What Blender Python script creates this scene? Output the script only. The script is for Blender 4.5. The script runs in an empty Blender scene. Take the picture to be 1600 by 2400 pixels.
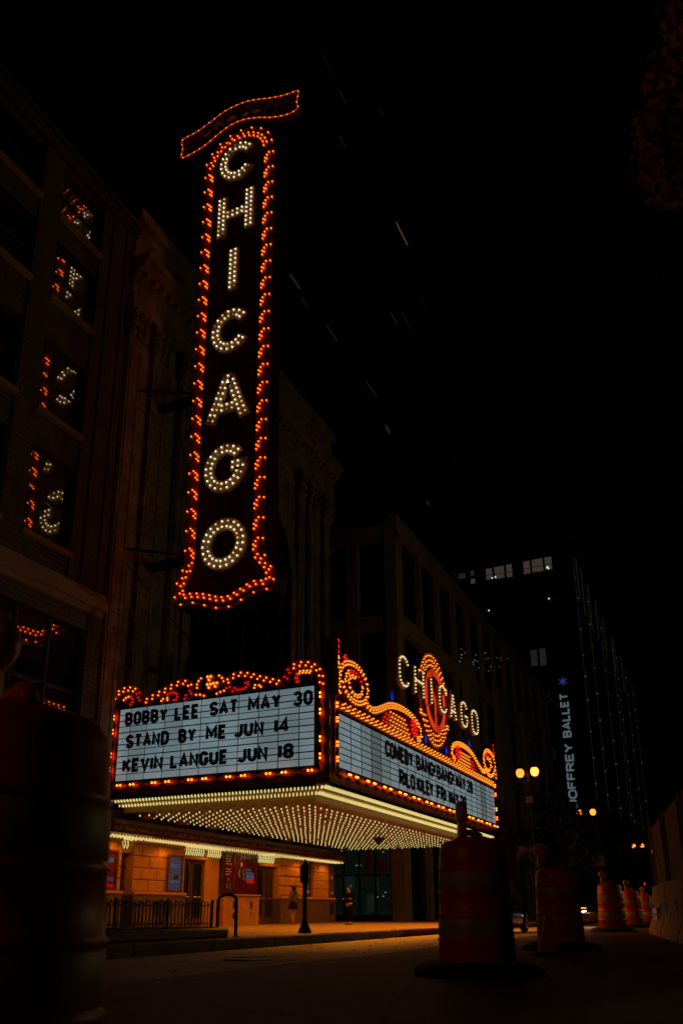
import bpy, bmesh, math, random
from mathutils import Vector, Matrix
random.seed(7)
scene = bpy.context.scene
COL = scene.collection
# ------------------------------------------------------------------ camera
FPX, PPX, PPY, HZ, CH = 1921.0, 760.0, 1528.0, 2137.0, 0.5
pitch = math.atan((HZ - PPY) / FPX)
yaw = math.atan((1729 - PPX) / math.hypot(FPX, HZ - PPY))
FH = Vector((-math.sin(yaw), math.cos(yaw), 0)); RT = Vector((math.cos(yaw), math.sin(yaw), 0))
FW = FH * math.cos(pitch) + Vector((0, 0, math.sin(pitch)))
UP = -FH * math.sin(pitch) + Vector((0, 0, math.cos(pitch)))
CAM = Vector((0, 0, CH))
cd = bpy.data.cameras.new('camera'); cam = bpy.data.objects.new('camera', cd); COL.objects.link(cam)
cam.matrix_world = Matrix(((RT.x, UP.x, -FW.x, CAM.x), (RT.y, UP.y, -FW.y, CAM.y), (RT.z, UP.z, -FW.z, CAM.z), (0, 0, 0, 1)))
cd.sensor_fit = 'VERTICAL'; cd.sensor_height = 36; cd.sensor_width = 24
cd.lens = 36 * FPX / 2400; cd.shift_x = 40 / 2400; cd.shift_y = (PPY - 1200) / 2400
cd.clip_start = 0.05; cd.clip_end = 2000
cd.dof.use_dof = True; cd.dof.focus_distance = 24; cd.dof.aperture_fstop = 3.2
scene.camera = cam
# ------------------------------------------------------------------ night sky
w = bpy.data.worlds.new('World'); scene.world = w; w.use_nodes = True
nt = w.node_tree; bg = nt.nodes['Background']
sky = nt.nodes.new('ShaderNodeTexSky'); sky.sky_type = 'NISHITA'; sky.sun_disc = False
sky.sun_elevation = math.radians(-4); sky.sun_rotation = math.radians(200)
nt.links.new(sky.outputs[0], bg.inputs[0]); bg.inputs[1].default_value = 0.02
# ------------------------------------------------------------------ render / view
scene.view_settings.view_transform = 'Standard'; scene.view_settings.look = 'None'
scene.view_settings.exposure = 0; scene.view_settings.gamma = 1; scene.view_settings.use_curve_mapping = False
scene.render.engine = 'CYCLES'
cy = scene.cycles
cy.use_denoising = True; cy.max_bounces = 5; cy.diffuse_bounces = 2; cy.glossy_bounces = 3; cy.transmission_bounces = 2
cy.sample_clamp_indirect = 1.5; cy.caustics_reflective = False; cy.caustics_refractive = False
try: cy.use_light_tree = True
except Exception: pass

def P(x, y, X=None, Y=None, Z=None):
    d = FW * FPX + RT * (x - PPX) + UP * (PPY - y)
    if X is not None: t = (X - CAM.x) / d.x
    elif Y is not None: t = (Y - CAM.y) / d.y
    else: t = (Z - CAM.z) / d.z
    return CAM + d * t
# ------------------------------------------------------------------ materials
MATS = {}
def mat(name, col, rough=0.6, metal=0.0, emis=None, estr=1.0, var=0.25, scale=3.0, bump=0.0, bscale=40.0, spec=None, coat=0.0, brick=None):
    if name in MATS: return MATS[name]
    m = bpy.data.materials.new(name); m.use_nodes = True
    nt = m.node_tree; b = nt.nodes['Principled BSDF']
    b.inputs['Roughness'].default_value = rough; b.inputs['Metallic'].default_value = metal
    if spec is not None: b.inputs['Specular IOR Level'].default_value = spec
    if coat: b.inputs['Coat Weight'].default_value = coat; b.inputs['Coat Roughness'].default_value = 0.15
    tc = nt.nodes.new('ShaderNodeTexCoord')
    if var > 0:
        n = nt.nodes.new('ShaderNodeTexNoise'); n.inputs['Scale'].default_value = scale; n.inputs['Detail'].default_value = 6
        nt.links.new(tc.outputs['Object'], n.inputs['Vector'])
        r = nt.nodes.new('ShaderNodeValToRGB')
        r.color_ramp.elements[0].position = 0.3; r.color_ramp.elements[1].position = 0.7
        r.color_ramp.elements[0].color = [c * (1 - var) for c in col[:3]] + [1]
        r.color_ramp.elements[1].color = [min(1, c * (1 + var)) for c in col[:3]] + [1]
        nt.links.new(n.outputs['Fac'], r.inputs[0]); nt.links.new(r.outputs[0], b.inputs['Base Color'])
        mr = nt.nodes.new('ShaderNodeMapRange'); mr.inputs[3].default_value = max(0.02, rough - 0.1); mr.inputs[4].default_value = min(1, rough + 0.12)
        nt.links.new(n.outputs['Fac'], mr.inputs[0]); nt.links.new(mr.outputs[0], b.inputs['Roughness'])
    else:
        b.inputs['Base Color'].default_value = list(col[:3]) + [1]
    if bump > 0:
        n2 = nt.nodes.new('ShaderNodeTexNoise'); n2.inputs['Scale'].default_value = bscale; n2.inputs['Detail'].default_value = 5
        nt.links.new(tc.outputs['Object'], n2.inputs['Vector'])
        bp = nt.nodes.new('ShaderNodeBump'); bp.inputs['Strength'].default_value = bump; bp.inputs['Distance'].default_value = 0.02
        nt.links.new(n2.outputs['Fac'], bp.inputs['Height']); nt.links.new(bp.outputs[0], b.inputs['Normal'])
    if brick:
        sp = nt.nodes.new('ShaderNodeSeparateXYZ'); cb = nt.nodes.new('ShaderNodeCombineXYZ'); nt.links.new(tc.outputs['Object'], sp.inputs[0])
        nt.links.new(sp.outputs[1], cb.inputs[0]); nt.links.new(sp.outputs[2], cb.inputs[1])
        bk = nt.nodes.new('ShaderNodeTexBrick'); bk.inputs['Scale'].default_value = 1; bk.inputs['Brick Width'].default_value = brick[0]; bk.inputs['Row Height'].default_value = brick[1]; bk.inputs['Mortar Size'].default_value = .012
        nt.links.new(cb.outputs[0], bk.inputs['Vector']); mx = nt.nodes.new('ShaderNodeMix'); mx.data_type = 'RGBA'; mx.inputs[7].default_value = [c * .3 for c in col[:3]] + [1]
        nt.links.new(bk.outputs['Fac'], mx.inputs[0]); nt.links.new(r.outputs[0], mx.inputs[6]); nt.links.new(mx.outputs[2], b.inputs['Base Color'])
    if emis is not None:
        b.inputs['Emission Color'].default_value = list(emis) + [1]; b.inputs['Emission Strength'].default_value = estr
        if var > 0:                                     # uneven backlight
            me_ = nt.nodes.new('ShaderNodeMapRange'); me_.inputs[1].default_value = .3; me_.inputs[2].default_value = .7; me_.inputs[3].default_value = estr * .84; me_.inputs[4].default_value = estr * 1.12
            nt.links.new(n.outputs['Fac'], me_.inputs[0]); nt.links.new(me_.outputs[0], b.inputs['Emission Strength'])
    MATS[name] = m; return m

def glass(name, tint, refl=0.35, rough=0.01, body=(0.004, 0.005, 0.004)):
    if name in MATS: return MATS[name]
    m = bpy.data.materials.new(name); m.use_nodes = True; nt = m.node_tree; b = nt.nodes['Principled BSDF']
    b.inputs['Base Color'].default_value = list(body) + [1]; b.inputs['Roughness'].default_value = 0.3
    g = nt.nodes.new('ShaderNodeBsdfGlossy'); g.inputs['Color'].default_value = list(tint) + [1]; g.inputs['Roughness'].default_value = rough
    tc = nt.nodes.new('ShaderNodeTexCoord'); n = nt.nodes.new('ShaderNodeTexNoise'); n.inputs['Scale'].default_value = 0.9; n.inputs['Detail'].default_value = 1
    bp = nt.nodes.new('ShaderNodeBump'); bp.inputs['Strength'].default_value = 0.06; bp.inputs['Distance'].default_value = 0.05
    nt.links.new(tc.outputs['Object'], n.inputs['Vector']); nt.links.new(n.outputs['Fac'], bp.inputs['Height']); nt.links.new(bp.outputs[0], g.inputs['Normal'])
    mx = nt.nodes.new('ShaderNodeMixShader'); mx.inputs[0].default_value = refl
    nt.links.new(b.outputs[0], mx.inputs[1]); nt.links.new(g.outputs[0], mx.inputs[2])
    nt.links.new(mx.outputs[0], nt.nodes['Material Output'].inputs[0]); MATS[name] = m; return m

def see_through(name, refl=0.1, tint=(.6, .7, .62)):
    m = bpy.data.materials.new(name); m.use_nodes = True; nt = m.node_tree; nt.nodes.remove(nt.nodes['Principled BSDF'])
    t = nt.nodes.new('ShaderNodeBsdfTransparent'); t.inputs[0].default_value = list(tint) + [1]
    g = nt.nodes.new('ShaderNodeBsdfGlossy'); g.inputs['Roughness'].default_value = 0.02; g.inputs['Color'].default_value = (.8, .9, .85, 1)
    mx = nt.nodes.new('ShaderNodeMixShader'); mx.inputs[0].default_value = refl
    nt.links.new(t.outputs[0], mx.inputs[1]); nt.links.new(g.outputs[0], mx.inputs[2]); nt.links.new(mx.outputs[0], nt.nodes['Material Output'].inputs[0]); return m

def emit(name, col, s=1.0, base=(0.3, 0.25, 0.15)):
    return mat(name, base, 0.3, emis=col, estr=s, var=0)

M_BULB = emit('bulb_ivory', (1.0, 0.82, 0.27), 0.72)
M_BULBI = emit('bulb_ivory_dim', (1.0, 0.66, 0.18), 0.28)
M_BULBY = emit('bulb_amber', (1.0, 0.27, 0.016), 2.2)
M_BULBP = emit('bulb_rope', (1.0, 0.14, 0.007), 9.0)
M_BULBR = emit('bulb_red', (1.0, 0.010, 0.016), 1.0, (0.4, 0.02, 0.02))
M_BULBW = emit('bulb_white', (1.0, 0.72, 0.46), 2.5)
M_BULBO = emit('bulb_orange', (1.0, 0.17, 0.009), 3.2)
M_BLUE = emit('lens_blue', (0.015, 0.04, 1.0), 0.38, (0.02, 0.03, 0.4))
M_BULBV = emit('bulb_white_aged', (1.0, 0.55, 0.16), 1.3)
M_BULBD = emit('bulb_white_dim', (1.0, 0.6, 0.3), 0.25)
M_NEON = emit('neon_red', (1.0, 0.06, 0.010), 0.6, (0.5, 0.05, 0.02))
M_RED = mat('red_enamel', (0.50, 0.028, 0.008), 0.35, var=0.35, scale=5, coat=0.4)
M_ORG = mat('orange_enamel', (0.62, 0.07, 0.010), 0.35, var=0.35, scale=5, coat=0.4)
M_DKRED = mat('maroon_enamel', (0.10, 0.012, 0.010), 0.45, var=0.4, scale=1.5)
M_DARKMET = mat('dark_metal', (0.018, 0.013, 0.010), 0.5, 0.3, var=0.4, scale=2)
M_BLACK = mat('black_paint', (0.012, 0.012, 0.012), 0.45, var=0.3)
M_CREAM = mat('cream_enamel', (0.88, 0.64, 0.36), 0.5, var=0.2, scale=4)
M_BOARD = mat('backlit_acrylic', (0.35, 0.37, 0.37), 0.35, emis=(0.60, 0.86, 0.95), estr=0.225, var=0.1, scale=1.2)
M_BOARD2 = mat('backlit_acrylic_dim', (0.35, 0.37, 0.37), 0.35, emis=(0.60, 0.84, 0.92), estr=0.19, var=0.1, scale=1.2)
M_BOARD3 = mat('backlit_acrylic_dark', (0.35, 0.37, 0.37), 0.35, emis=(0.60, 0.84, 0.90), estr=0.11, var=0.1, scale=1.2)
M_GOLD = mat('gold_paint', (0.42, 0.24, 0.012), 0.4, var=0.2, scale=6)
M_SOFFIT = mat('soffit_panel', (0.17, 0.085, 0.010), 0.4, var=0.3, scale=2)
M_BRONZE = mat('bronze', (0.17, 0.09, 0.035), 0.38, 0.6, var=0.4, scale=6, bump=0.3, bscale=20)
M_STONE = mat('ochre_terracotta', (0.50, 0.23, 0.055), 0.75, var=0.16, scale=2.5, bump=0.25, bscale=30)
M_STONE2 = mat('weathered_terracotta', (0.35, 0.27, 0.17), 0.8, var=0.45, scale=1.2, bump=0.5, bscale=14, brick=(1.1, .55))
M_DADO = mat('dark_granite', (0.12, 0.08, 0.045), 0.45, var=0.3, scale=5)
M_BRICK = mat('painted_masonry', (0.15, 0.145, 0.10), 0.85, var=0.3, scale=1.4, bump=0.4, bscale=25, brick=(.5, .16))
M_FRAME = mat('window_frame_paint', (0.05, 0.055, 0.045), 0.5, var=0.3)
M_GLASS = glass('window_glass', (0.85, 0.9, 0.85), 0.34)
M_GLASSD = glass('storefront_glass', (0.65, 0.75, 0.72), 0.16, 0.02, (0.006, 0.009, 0.008))
M_GLASSW = glass('tower_glass', (0.5, 0.6, 0.6), 0.14, 0.08, (0.003, 0.004, 0.004))
M_LIME = mat('limestone', (0.42, 0.33, 0.21), 0.8, var=0.2, scale=0.7, bump=0.2, bscale=10)
M_CONC = mat('concrete', (0.34, 0.24, 0.14), 0.8, var=0.25, scale=1.5, bump=0.3, bscale=35)
M_RUBBER = mat('black_rubber', (0.012, 0.011, 0.010), 0.75, var=0.3, bump=0.3)
M_DRUM = mat('orange_plastic', (0.55, 0.035, 0.012), 0.42, var=0.2, scale=6)
M_STRIPE = mat('reflective_sheeting', (0.42, 0.26, 0.10), 0.5, var=0.2, scale=9)
M_LENS = mat('amber_lens', (0.75, 0.30, 0.05), 0.3, var=0.15)
M_CAR = mat('black_car_paint', (0.008, 0.008, 0.010), 0.15, 0.2, var=0.1, coat=0.8)
M_CHROME = mat('chrome', (0.6, 0.6, 0.62), 0.15, 1.0, var=0)
M_BARK = mat('bark', (0.06, 0.045, 0.03), 0.9, var=0.3, bump=0.5)
M_LEAF = mat('leaf_green', (0.045, 0.06, 0.02), 0.6, var=0.4, scale=2)
M_LEAFR = mat('leaf_rust', (0.36, 0.15, 0.06), 0.6, var=0.4, scale=2)
M_SKIN = mat('skin', (0.38, 0.18, 0.11), 0.6, var=0.05)
M_HAIR = mat('hair_dark', (0.015, 0.009, 0.006), 0.5, var=0.2)
M_LAMP = emit('lamp_globe', (1.0, 0.17, 0.022), 7)
M_FILLN = emit('fill_globe_right', (1.0, 0.74, 0.36), 150)  # strong globe of the unseen lamp added to light the facades
M_FILLB = emit('fill_globe_behind', (1.0, 0.50, 0.14), 60)  # globe of the unseen lamp added to light the drums
M_LAMPF = emit('lamp_globe_far', (1.0, 0.20, 0.02), 3.0)
# ------------------------------------------------------------------ mesh builder
class MB:
    def __init__(s): s.v = []; s.f = []
    def add(s, vs, fs):
        o = len(s.v); s.v += [tuple(p) for p in vs]; s.f += [tuple(i + o for i in f) for f in fs]
    def box(s, x0, y0, z0, x1, y1, z1):
        if x0 > x1: x0, x1 = x1, x0
        if y0 > y1: y0, y1 = y1, y0
        if z0 > z1: z0, z1 = z1, z0
        s.add([(x0, y0, z0), (x1, y0, z0), (x1, y1, z0), (x0, y1, z0), (x0, y0, z1), (x1, y0, z1), (x1, y1, z1), (x0, y1, z1)],
              [(0, 3, 2, 1), (4, 5, 6, 7), (0, 1, 5, 4), (1, 2, 6, 5), (2, 3, 7, 6), (3, 0, 4, 7)]); return s
    def cbox(s, x0, y0, z0, x1, y1, z1, c=0.02):       # chamfered towards +X and -Y free sides (used for stone pieces)
        x0, x1 = min(x0, x1), max(x0, x1); y0, y1 = min(y0, y1), max(y0, y1); z0, z1 = min(z0, z1), max(z0, z1)
        a = [(x0, y0, z0), (x0, y1, z0), (x0, y1, z1), (x0, y0, z1)]
        b = [(x1 - c, y0, z0), (x1 - c, y1, z0), (x1 - c, y1, z1), (x1 - c, y0, z1)]
        d = [(x1, y0 + c, z0 + c), (x1, y1 - c, z0 + c), (x1, y1 - c, z1 - c), (x1, y0 + c, z1 - c)]
        fs = [(0, 3, 2, 1), (8, 9, 10, 11)]
        for i in range(4):
            j = (i + 1) % 4; fs += [(i, j, 4 + j, 4 + i), (4 + i, 4 + j, 8 + j, 8 + i)]
        s.add(a + b + d, fs); return s
    def prism(s, poly, fm, d0, d1):
        n = len(poly); vs = [fm(u, v, d1) for u, v in poly] + [fm(u, v, d0) for u, v in poly]
        s.add(vs, [tuple(range(n)), tuple(range(2 * n - 1, n - 1, -1))] + [(i, (i + 1) % n, n + (i + 1) % n, n + i) for i in range(n)]); return s
    def stroke(s, pts, wd, fm, d0, d1, closed=False):
        n = len(pts); L = []; R = []
        for i in range(n):
            a = pts[i - 1] if (i > 0 or closed) else None; b = pts[(i + 1) % n] if (i < n - 1 or closed) else None; p = pts[i]
            ds = []
            if a is not None:
                dx, dy = p[0] - a[0], p[1] - a[1]; l = math.hypot(dx, dy) or 1; ds.append((dx / l, dy / l))
            if b is not None:
                dx, dy = b[0] - p[0], b[1] - p[1]; l = math.hypot(dx, dy) or 1; ds.append((dx / l, dy / l))
            n1 = (-ds[0][1], ds[0][0])
            if len(ds) == 2:
                n2 = (-ds[1][1], ds[1][0]); mx, my = n1[0] + n2[0], n1[1] + n2[1]; l = math.hypot(mx, my)
                if l < 0.5: nx, ny, k = n1[0], n1[1], 1
                else: nx, ny = mx / l, my / l; k = min(1.9, 1 / max(0.3, nx * n1[0] + ny * n1[1]))
            else: nx, ny, k = n1[0], n1[1], 1
            h = (wd(i / max(1, n - 1)) if callable(wd) else wd) / 2 * k
            L.append((p[0] + nx * h, p[1] + ny * h)); R.append((p[0] - nx * h, p[1] - ny * h))
        vs = [fm(u, v, d1) for u, v in L] + [fm(u, v, d1) for u, v in R] + [fm(u, v, d0) for u, v in L] + [fm(u, v, d0) for u, v in R]
        fs = []
        for i in range(n if closed else n - 1):
            j = (i + 1) % n
            fs += [(i, n + i, n + j, j), (i, j, 2 * n + j, 2 * n + i), (n + j, n + i, 3 * n + i, 3 * n + j), (2 * n + i, 2 * n + j, 3 * n + j, 3 * n + i)]
        if not closed: fs += [(0, 2 * n, 3 * n, n), (n - 1, 2 * n - 1, 4 * n - 1, 3 * n - 1)]
        s.add(vs, fs); return s
    def tube(s, pts, r, n=6, closed=False):
        pts = [Vector(p) for p in pts]; m = len(pts); rings = []
        for i, p in enumerate(pts):
            a = pts[i - 1] if (i > 0 or closed) else p; b = pts[(i + 1) % m] if (i < m - 1 or closed) else p
            t = (b - a).normalized(); ref = Vector((0, 0, 1)) if abs(t.z) < 0.9 else Vector((1, 0, 0))
            e1 = t.cross(ref).normalized(); e2 = t.cross(e1); rr = r(i / max(1, m - 1)) if callable(r) else r
            rings.append([p + e1 * rr * math.cos(2 * math.pi * k / n) + e2 * rr * math.sin(2 * math.pi * k / n) for k in range(n)])
        vs = [q for g in rings for q in g]; fs = []
        for i in range(m if closed else m - 1):
            j = (i + 1) % m
            for k in range(n): fs.append((i * n + k, i * n + (k + 1) % n, j * n + (k + 1) % n, j * n + k))
        if not closed: fs += [tuple(range(n - 1, -1, -1)), tuple((m - 1) * n + k for k in range(n))]
        s.add(vs, fs); return s
    def lathe(s, prof, c=(0, 0, 0), n=20, sx=1, sy=1, ax='z'):
        vs = []; m = len(prof)
        for r, h in prof:
            for k in range(n):
                a = 2 * math.pi * k / n; x, y = r * math.cos(a) * sx, r * math.sin(a) * sy
                vs.append((c[0] + x, c[1] + y, c[2] + h) if ax == 'z' else ((c[0] + x, c[1] + h, c[2] + y) if ax == 'y' else (c[0] + h, c[1] + x, c[2] + y)))
        fs = [(i * n + k, i * n + (k + 1) % n, (i + 1) * n + (k + 1) % n, (i + 1) * n + k) for i in range(m - 1) for k in range(n)]
        fs += [tuple(range(n - 1, -1, -1)), tuple((m - 1) * n + k for k in range(n))]
        s.add(vs, fs); return s
    def ico(s, c, r, sc=(1, 1, 1), sub=1):
        V, F = ICO[sub]; s.add([(c[0] + v[0] * r * sc[0], c[1] + v[1] * r * sc[1], c[2] + v[2] * r * sc[2]) for v in V], F); return s
    def build(s, name, m, parent=None, smooth=False, kind=None):
        me = bpy.data.meshes.new(name); me.from_pydata(s.v, [], s.f); me.update()
        if smooth: me.polygons.foreach_set('use_smooth', [True] * len(me.polygons))
        me.materials.append(m); o = bpy.data.objects.new(name, me); COL.objects.link(o); own(o, parent)
        if kind: o['kind'] = kind
        return o
def _ico(sub):
    bm = bmesh.new(); bmesh.ops.create_icosphere(bm, subdivisions=sub, radius=1)
    r = ([tuple(v.co) for v in bm.verts], [tuple(v.index for v in f.verts) for f in bm.faces]); bm.free(); return r
ICO = {0: _ico(1), 1: _ico(2), 2: _ico(3)}
ORG = {}
def own(o, parent):
    if parent is not None:
        o.parent = parent; o.matrix_parent_inverse = Matrix.Translation(-ORG.get(parent.name, Vector((0, 0, 0))))
def thing(name, label, cat, loc=(0, 0, 0), group=None):
    o = bpy.data.objects.new(name, None); COL.objects.link(o); o.location = loc; o.empty_display_size = 0.2
    o['label'] = label; o['category'] = cat
    if group: o['group'] = group
    ORG[o.name] = Vector(loc); return o
def tag(o, label, cat, group=None):
    o['label'] = label; o['category'] = cat
    if group: o['group'] = group
    return o
def struct(o): o['kind'] = 'structure'; return o
def bx(*a): return MB().box(*a)
def bulbs(pts, r, name, m, parent, sc=(1, 1, 1), sub=0):
    if not pts: return None
    b = MB()
    for p in pts: b.ico(p, r, sc, sub)
    return b.build(name, m, parent, True, 'stuff')
def shifted(src, parent, dx, dy, dz, name=None):      # copy of one mesh piece
    o = src.copy(); COL.objects.link(o)
    if name: o.name = name
    own(o, parent); o.location = Vector(src.location) + Vector((dx, dy, dz)); return o
def light_point(name, loc, power, col, radius=0.0, parent=None):
    l = bpy.data.lights.new(name, 'POINT'); l.energy = power; l.color = col; l.shadow_soft_size = radius
    o = bpy.data.objects.new(name, l); COL.objects.link(o); o.location = loc; o['kind'] = 'helper'; return o
def light_spot(name, loc, power, col, d=(0, 0, -1), ang=165, blend=0.6, radius=0.0):
    l = bpy.data.lights.new(name, 'SPOT'); l.energy = power; l.color = col; l.shadow_soft_size = radius
    l.spot_size = math.radians(ang); l.spot_blend = blend
    o = bpy.data.objects.new(name, l); COL.objects.link(o); o.location = loc
    o.rotation_euler = Vector(d).to_track_quat('-Z', 'Y').to_euler(); o['kind'] = 'helper'; return o
# ------------------------------------------------------------------ lettering made of strokes
def arc(cx, cy, rx, ry, a0, a1, n=9):
    return [(cx + rx * math.cos(math.radians(a0 + (a1 - a0) * i / n)), cy + ry * math.sin(math.radians(a0 + (a1 - a0) * i / n))) for i in range(n + 1)]
def glyphs():
    G = {}
    O = arc(.5, .7, .5, .3, 180, 0) + arc(.5, .3, .5, .3, 0, -180); G['O'] = G['0'] = (1, [(O[:-1], 1)])
    G['C'] = (1, [(arc(.5, .7, .5, .3, 12, 180) + arc(.5, .3, .5, .3, 180, 348), 0)])
    G['G'] = (1, [(arc(.5, .7, .5, .3, 12, 180) + arc(.5, .3, .5, .3, 180, 360) + [(1, .46), (.58, .46)], 0)])
    G['D'] = (1, [([(0, 0), (0, 1), (.4, 1)] + arc(.45, .7, .55, .3, 80, 0) + arc(.45, .3, .55, .3, 0, -80) + [(.4, 0)], 1)])
    G['B'] = (1, [([(0, 0), (0, 1), (.45, 1)] + arc(.5, .76, .44, .24, 80, -80) + [(.45, .52), (0, .52)], 0), ([(0, .52), (.5, .52)] + arc(.5, .26, .5, .26, 80, -80) + [(.45, 0), (0, 0)], 0)])
    G['R'] = (1, [([(0, 0), (0, 1), (.45, 1)] + arc(.5, .75, .47, .25, 80, -80) + [(.45, .5), (0, .5)], 0), ([(.45, .5), (1, 0)], 0)])
    G['S'] = (1, [(arc(.5, .75, .5, .25, 12, 265) + arc(.5, .25, .5, .25, 85, -168), 0)])
    G['L'] = (.85, [([(0, 1), (0, 0), (1, 0)], 0)])
    G['E'] = (.85, [([(1, 1), (0, 1), (0, 0), (1, 0)], 0), ([(0, .52), (.85, .52)], 0)])
    G['F'] = (.85, [([(1, 1), (0, 1), (0, 0)], 0), ([(0, .52), (.85, .52)], 0)])
    G['A'] = (1.1, [([(0, 0), (.5, 1), (1, 0)], 0), ([(.16, .3), (.84, .3)], 0)])
    G['T'] = (1, [([(0, 1), (1, 1)], 0), ([(.5, 1), (.5, 0)], 0)])
    G['M'] = (1.35, [([(0, 0), (0, 1), (.5, .3), (1, 1), (1, 0)], 0)])
    G['N'] = (1, [([(0, 0), (0, 1), (1, 0), (1, 1)], 0)])
    G['Y'] = (1.05, [([(0, 1), (.5, .48), (1, 1)], 0), ([(.5, .5), (.5, 0)], 0)])
    G['V'] = (1.05, [([(0, 1), (.5, 0), (1, 1)], 0)])
    G['U'] = (1, [([(0, 1)] + arc(.5, .3, .5, .3, 180, 360) + [(1, 1)], 0)])
    G['J'] = (1, [(arc(.5, .3, .5, .3, 205, 360) + [(1, 1)], 0)])
    G['K'] = (1, [([(0, 0), (0, 1)], 0), ([(1, 1), (.05, .45)], 0), ([(.35, .6), (1, 0)], 0)])
    G['H'] = (1, [([(0, 0), (0, 1)], 0), ([(1, 0), (1, 1)], 0), ([(0, .52), (1, .52)], 0)])
    G['I'] = (0, [([(0, 0), (0, 1)], 0)])
    G['1'] = (0, [([(0, 0), (0, 1)], 0)])
    G['2'] = (1, [(arc(.5, .72, .5, .28, 170, -35) + [(0, 0), (1, 0)], 0)])
    G['3'] = (1, [(arc(.45, .76, .5, .24, 160, -80) + [(.4, .52)], 0), ([(.4, .52)] + arc(.45, .27, .55, .27, 80, -160), 0)])
    G['4'] = (1, [([(.75, 0), (.75, 1), (0, .27), (1.05, .27)], 0)])
    G['8'] = (1, [(arc(.5, .76, .44, .24, 0, 330, 14), 1), (arc(.5, .26, .5, .26, 0, 330, 14), 1)])
    G['9'] = (1, [(arc(.5, .7, .5, .3, 0, 330, 14), 1), ([(1, .7)] + arc(.5, .3, .5, .3, 0, -150), 0)])
    G['!'] = (0, [([(0, .32), (0, 1)], 0), ([(0, 0), (0, .1)], 0)])
    return G
GL = glyphs()
def lay(word, u0, u1, h, st, gap=0.42):
    """positions: list of (char, u_left, width) with centre-line width fitted to u0..u1"""
    n = len(word); tot = sum(GL[c][0] for c in word)
    cw = (u1 - u0 - st * n - gap * st * (n - 1)) / max(tot, 0.2); out = []; u = u0
    for c in word:
        wd = GL[c][0] * cw; out.append((c, u + st / 2, wd)); u += wd + st + gap * st
    return out
def letter(c, u, wd, v, h, st, fm, d0, d1, name, m, parent):
    b = MB()
    for k, (pl, cl) in enumerate(GL[c][1]):
        pts = [(u + x * wd, v + st / 2 + y * (h - st)) for x, y in pl]
        b.stroke(pts, st, fm, d0, d1 + 0.0015 * k, bool(cl))
    return b.build(name, m, parent)
def text(word, u0, u1, v, h, st, fm, d0, d1, name, m, parent, gap=0.42):
    return [letter(c, u, wd, v, h, st, fm, d0, d1, name, m, parent) for c, u, wd in lay(word, u0, u1, h, st, gap)]
def sample(pts, step, closed=False, off=0.0, start=0.5):
    q = list(pts) + ([pts[0]] if closed else []); seg = []; tot = 0
    for a, b in zip(q, q[1:]):
        l = math.hypot(b[0] - a[0], b[1] - a[1]); seg.append((a, b, l)); tot += l
    n = max(1, round(tot / step)); out = []
    for i in range(n):
        s = (i + start) * tot / n
        for a, b, l in seg:
            if s <= l or (a, b, l) == seg[-1]:
                t = s / l if l else 0; dx, dy = (b[0] - a[0]) / (l or 1), (b[1] - a[1]) / (l or 1)
                out.append((a[0] + (b[0] - a[0]) * t - dy * off, a[1] + (b[1] - a[1]) * t + dx * off)); break
            s -= l
    return out
def smooth(pts, n=6):
    q = [pts[0]] + list(pts) + [pts[-1]]; out = []
    for i in range(1, len(q) - 2):
        p0, p1, p2, p3 = q[i - 1:i + 3]
        for k in range(n):
            t = k / n
            out.append(tuple(0.5 * (2 * p1[j] + (p2[j] - p0[j]) * t + (2 * p0[j] - 5 * p1[j] + 4 * p2[j] - p3[j]) * t * t + (3 * p1[j] - p0[j] - 3 * p2[j] + p3[j]) * t ** 3) for j in (0, 1)))
    return out + [tuple(pts[-1])]
# ================================================================== ground
XC, XGUT, XASP = -9.05, -8.75, -4.85
def sheet(name, rows, m, y0=-12, y1=700, ny=24):
    b = MB(); ys = [y0 + (y1 - y0) * (i / ny) ** 2.2 for i in range(ny + 1)]; n = len(rows)
    b.add([(x, y, z) for y in ys for x, z in rows], [(j * n + i, j * n + i + 1, (j + 1) * n + i + 1, (j + 1) * n + i) for j in range(ny) for i in range(n - 1)])
    return struct(b.build(name, m))
def pave_mat(name, col, bw, bh, mortar, rough, col2):
    m = mat(name, col, rough, var=0.3, scale=0.9, bump=0.35, bscale=60); nt = m.node_tree; b = nt.nodes['Principled BSDF']
    src = b.inputs['Base Color'].links[0].from_socket
    tc = nt.nodes.new('ShaderNodeTexCoord'); br = nt.nodes.new('ShaderNodeTexBrick'); br.offset = 0
    br.inputs['Scale'].default_value = 1; br.inputs['Brick Width'].default_value = bw; br.inputs['Row Height'].default_value = bh; br.inputs['Mortar Size'].default_value = mortar
    nt.links.new(tc.outputs['Object'], br.inputs['Vector'])
    mx = nt.nodes.new('ShaderNodeMix'); mx.data_type = 'RGBA'; mx.inputs[7].default_value = list(col2) + [1]
    nt.links.new(br.outputs['Fac'], mx.inputs[0]); nt.links.new(src, mx.inputs[6]); nt.links.new(mx.outputs[2], b.inputs['Base Color']); return m
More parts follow.
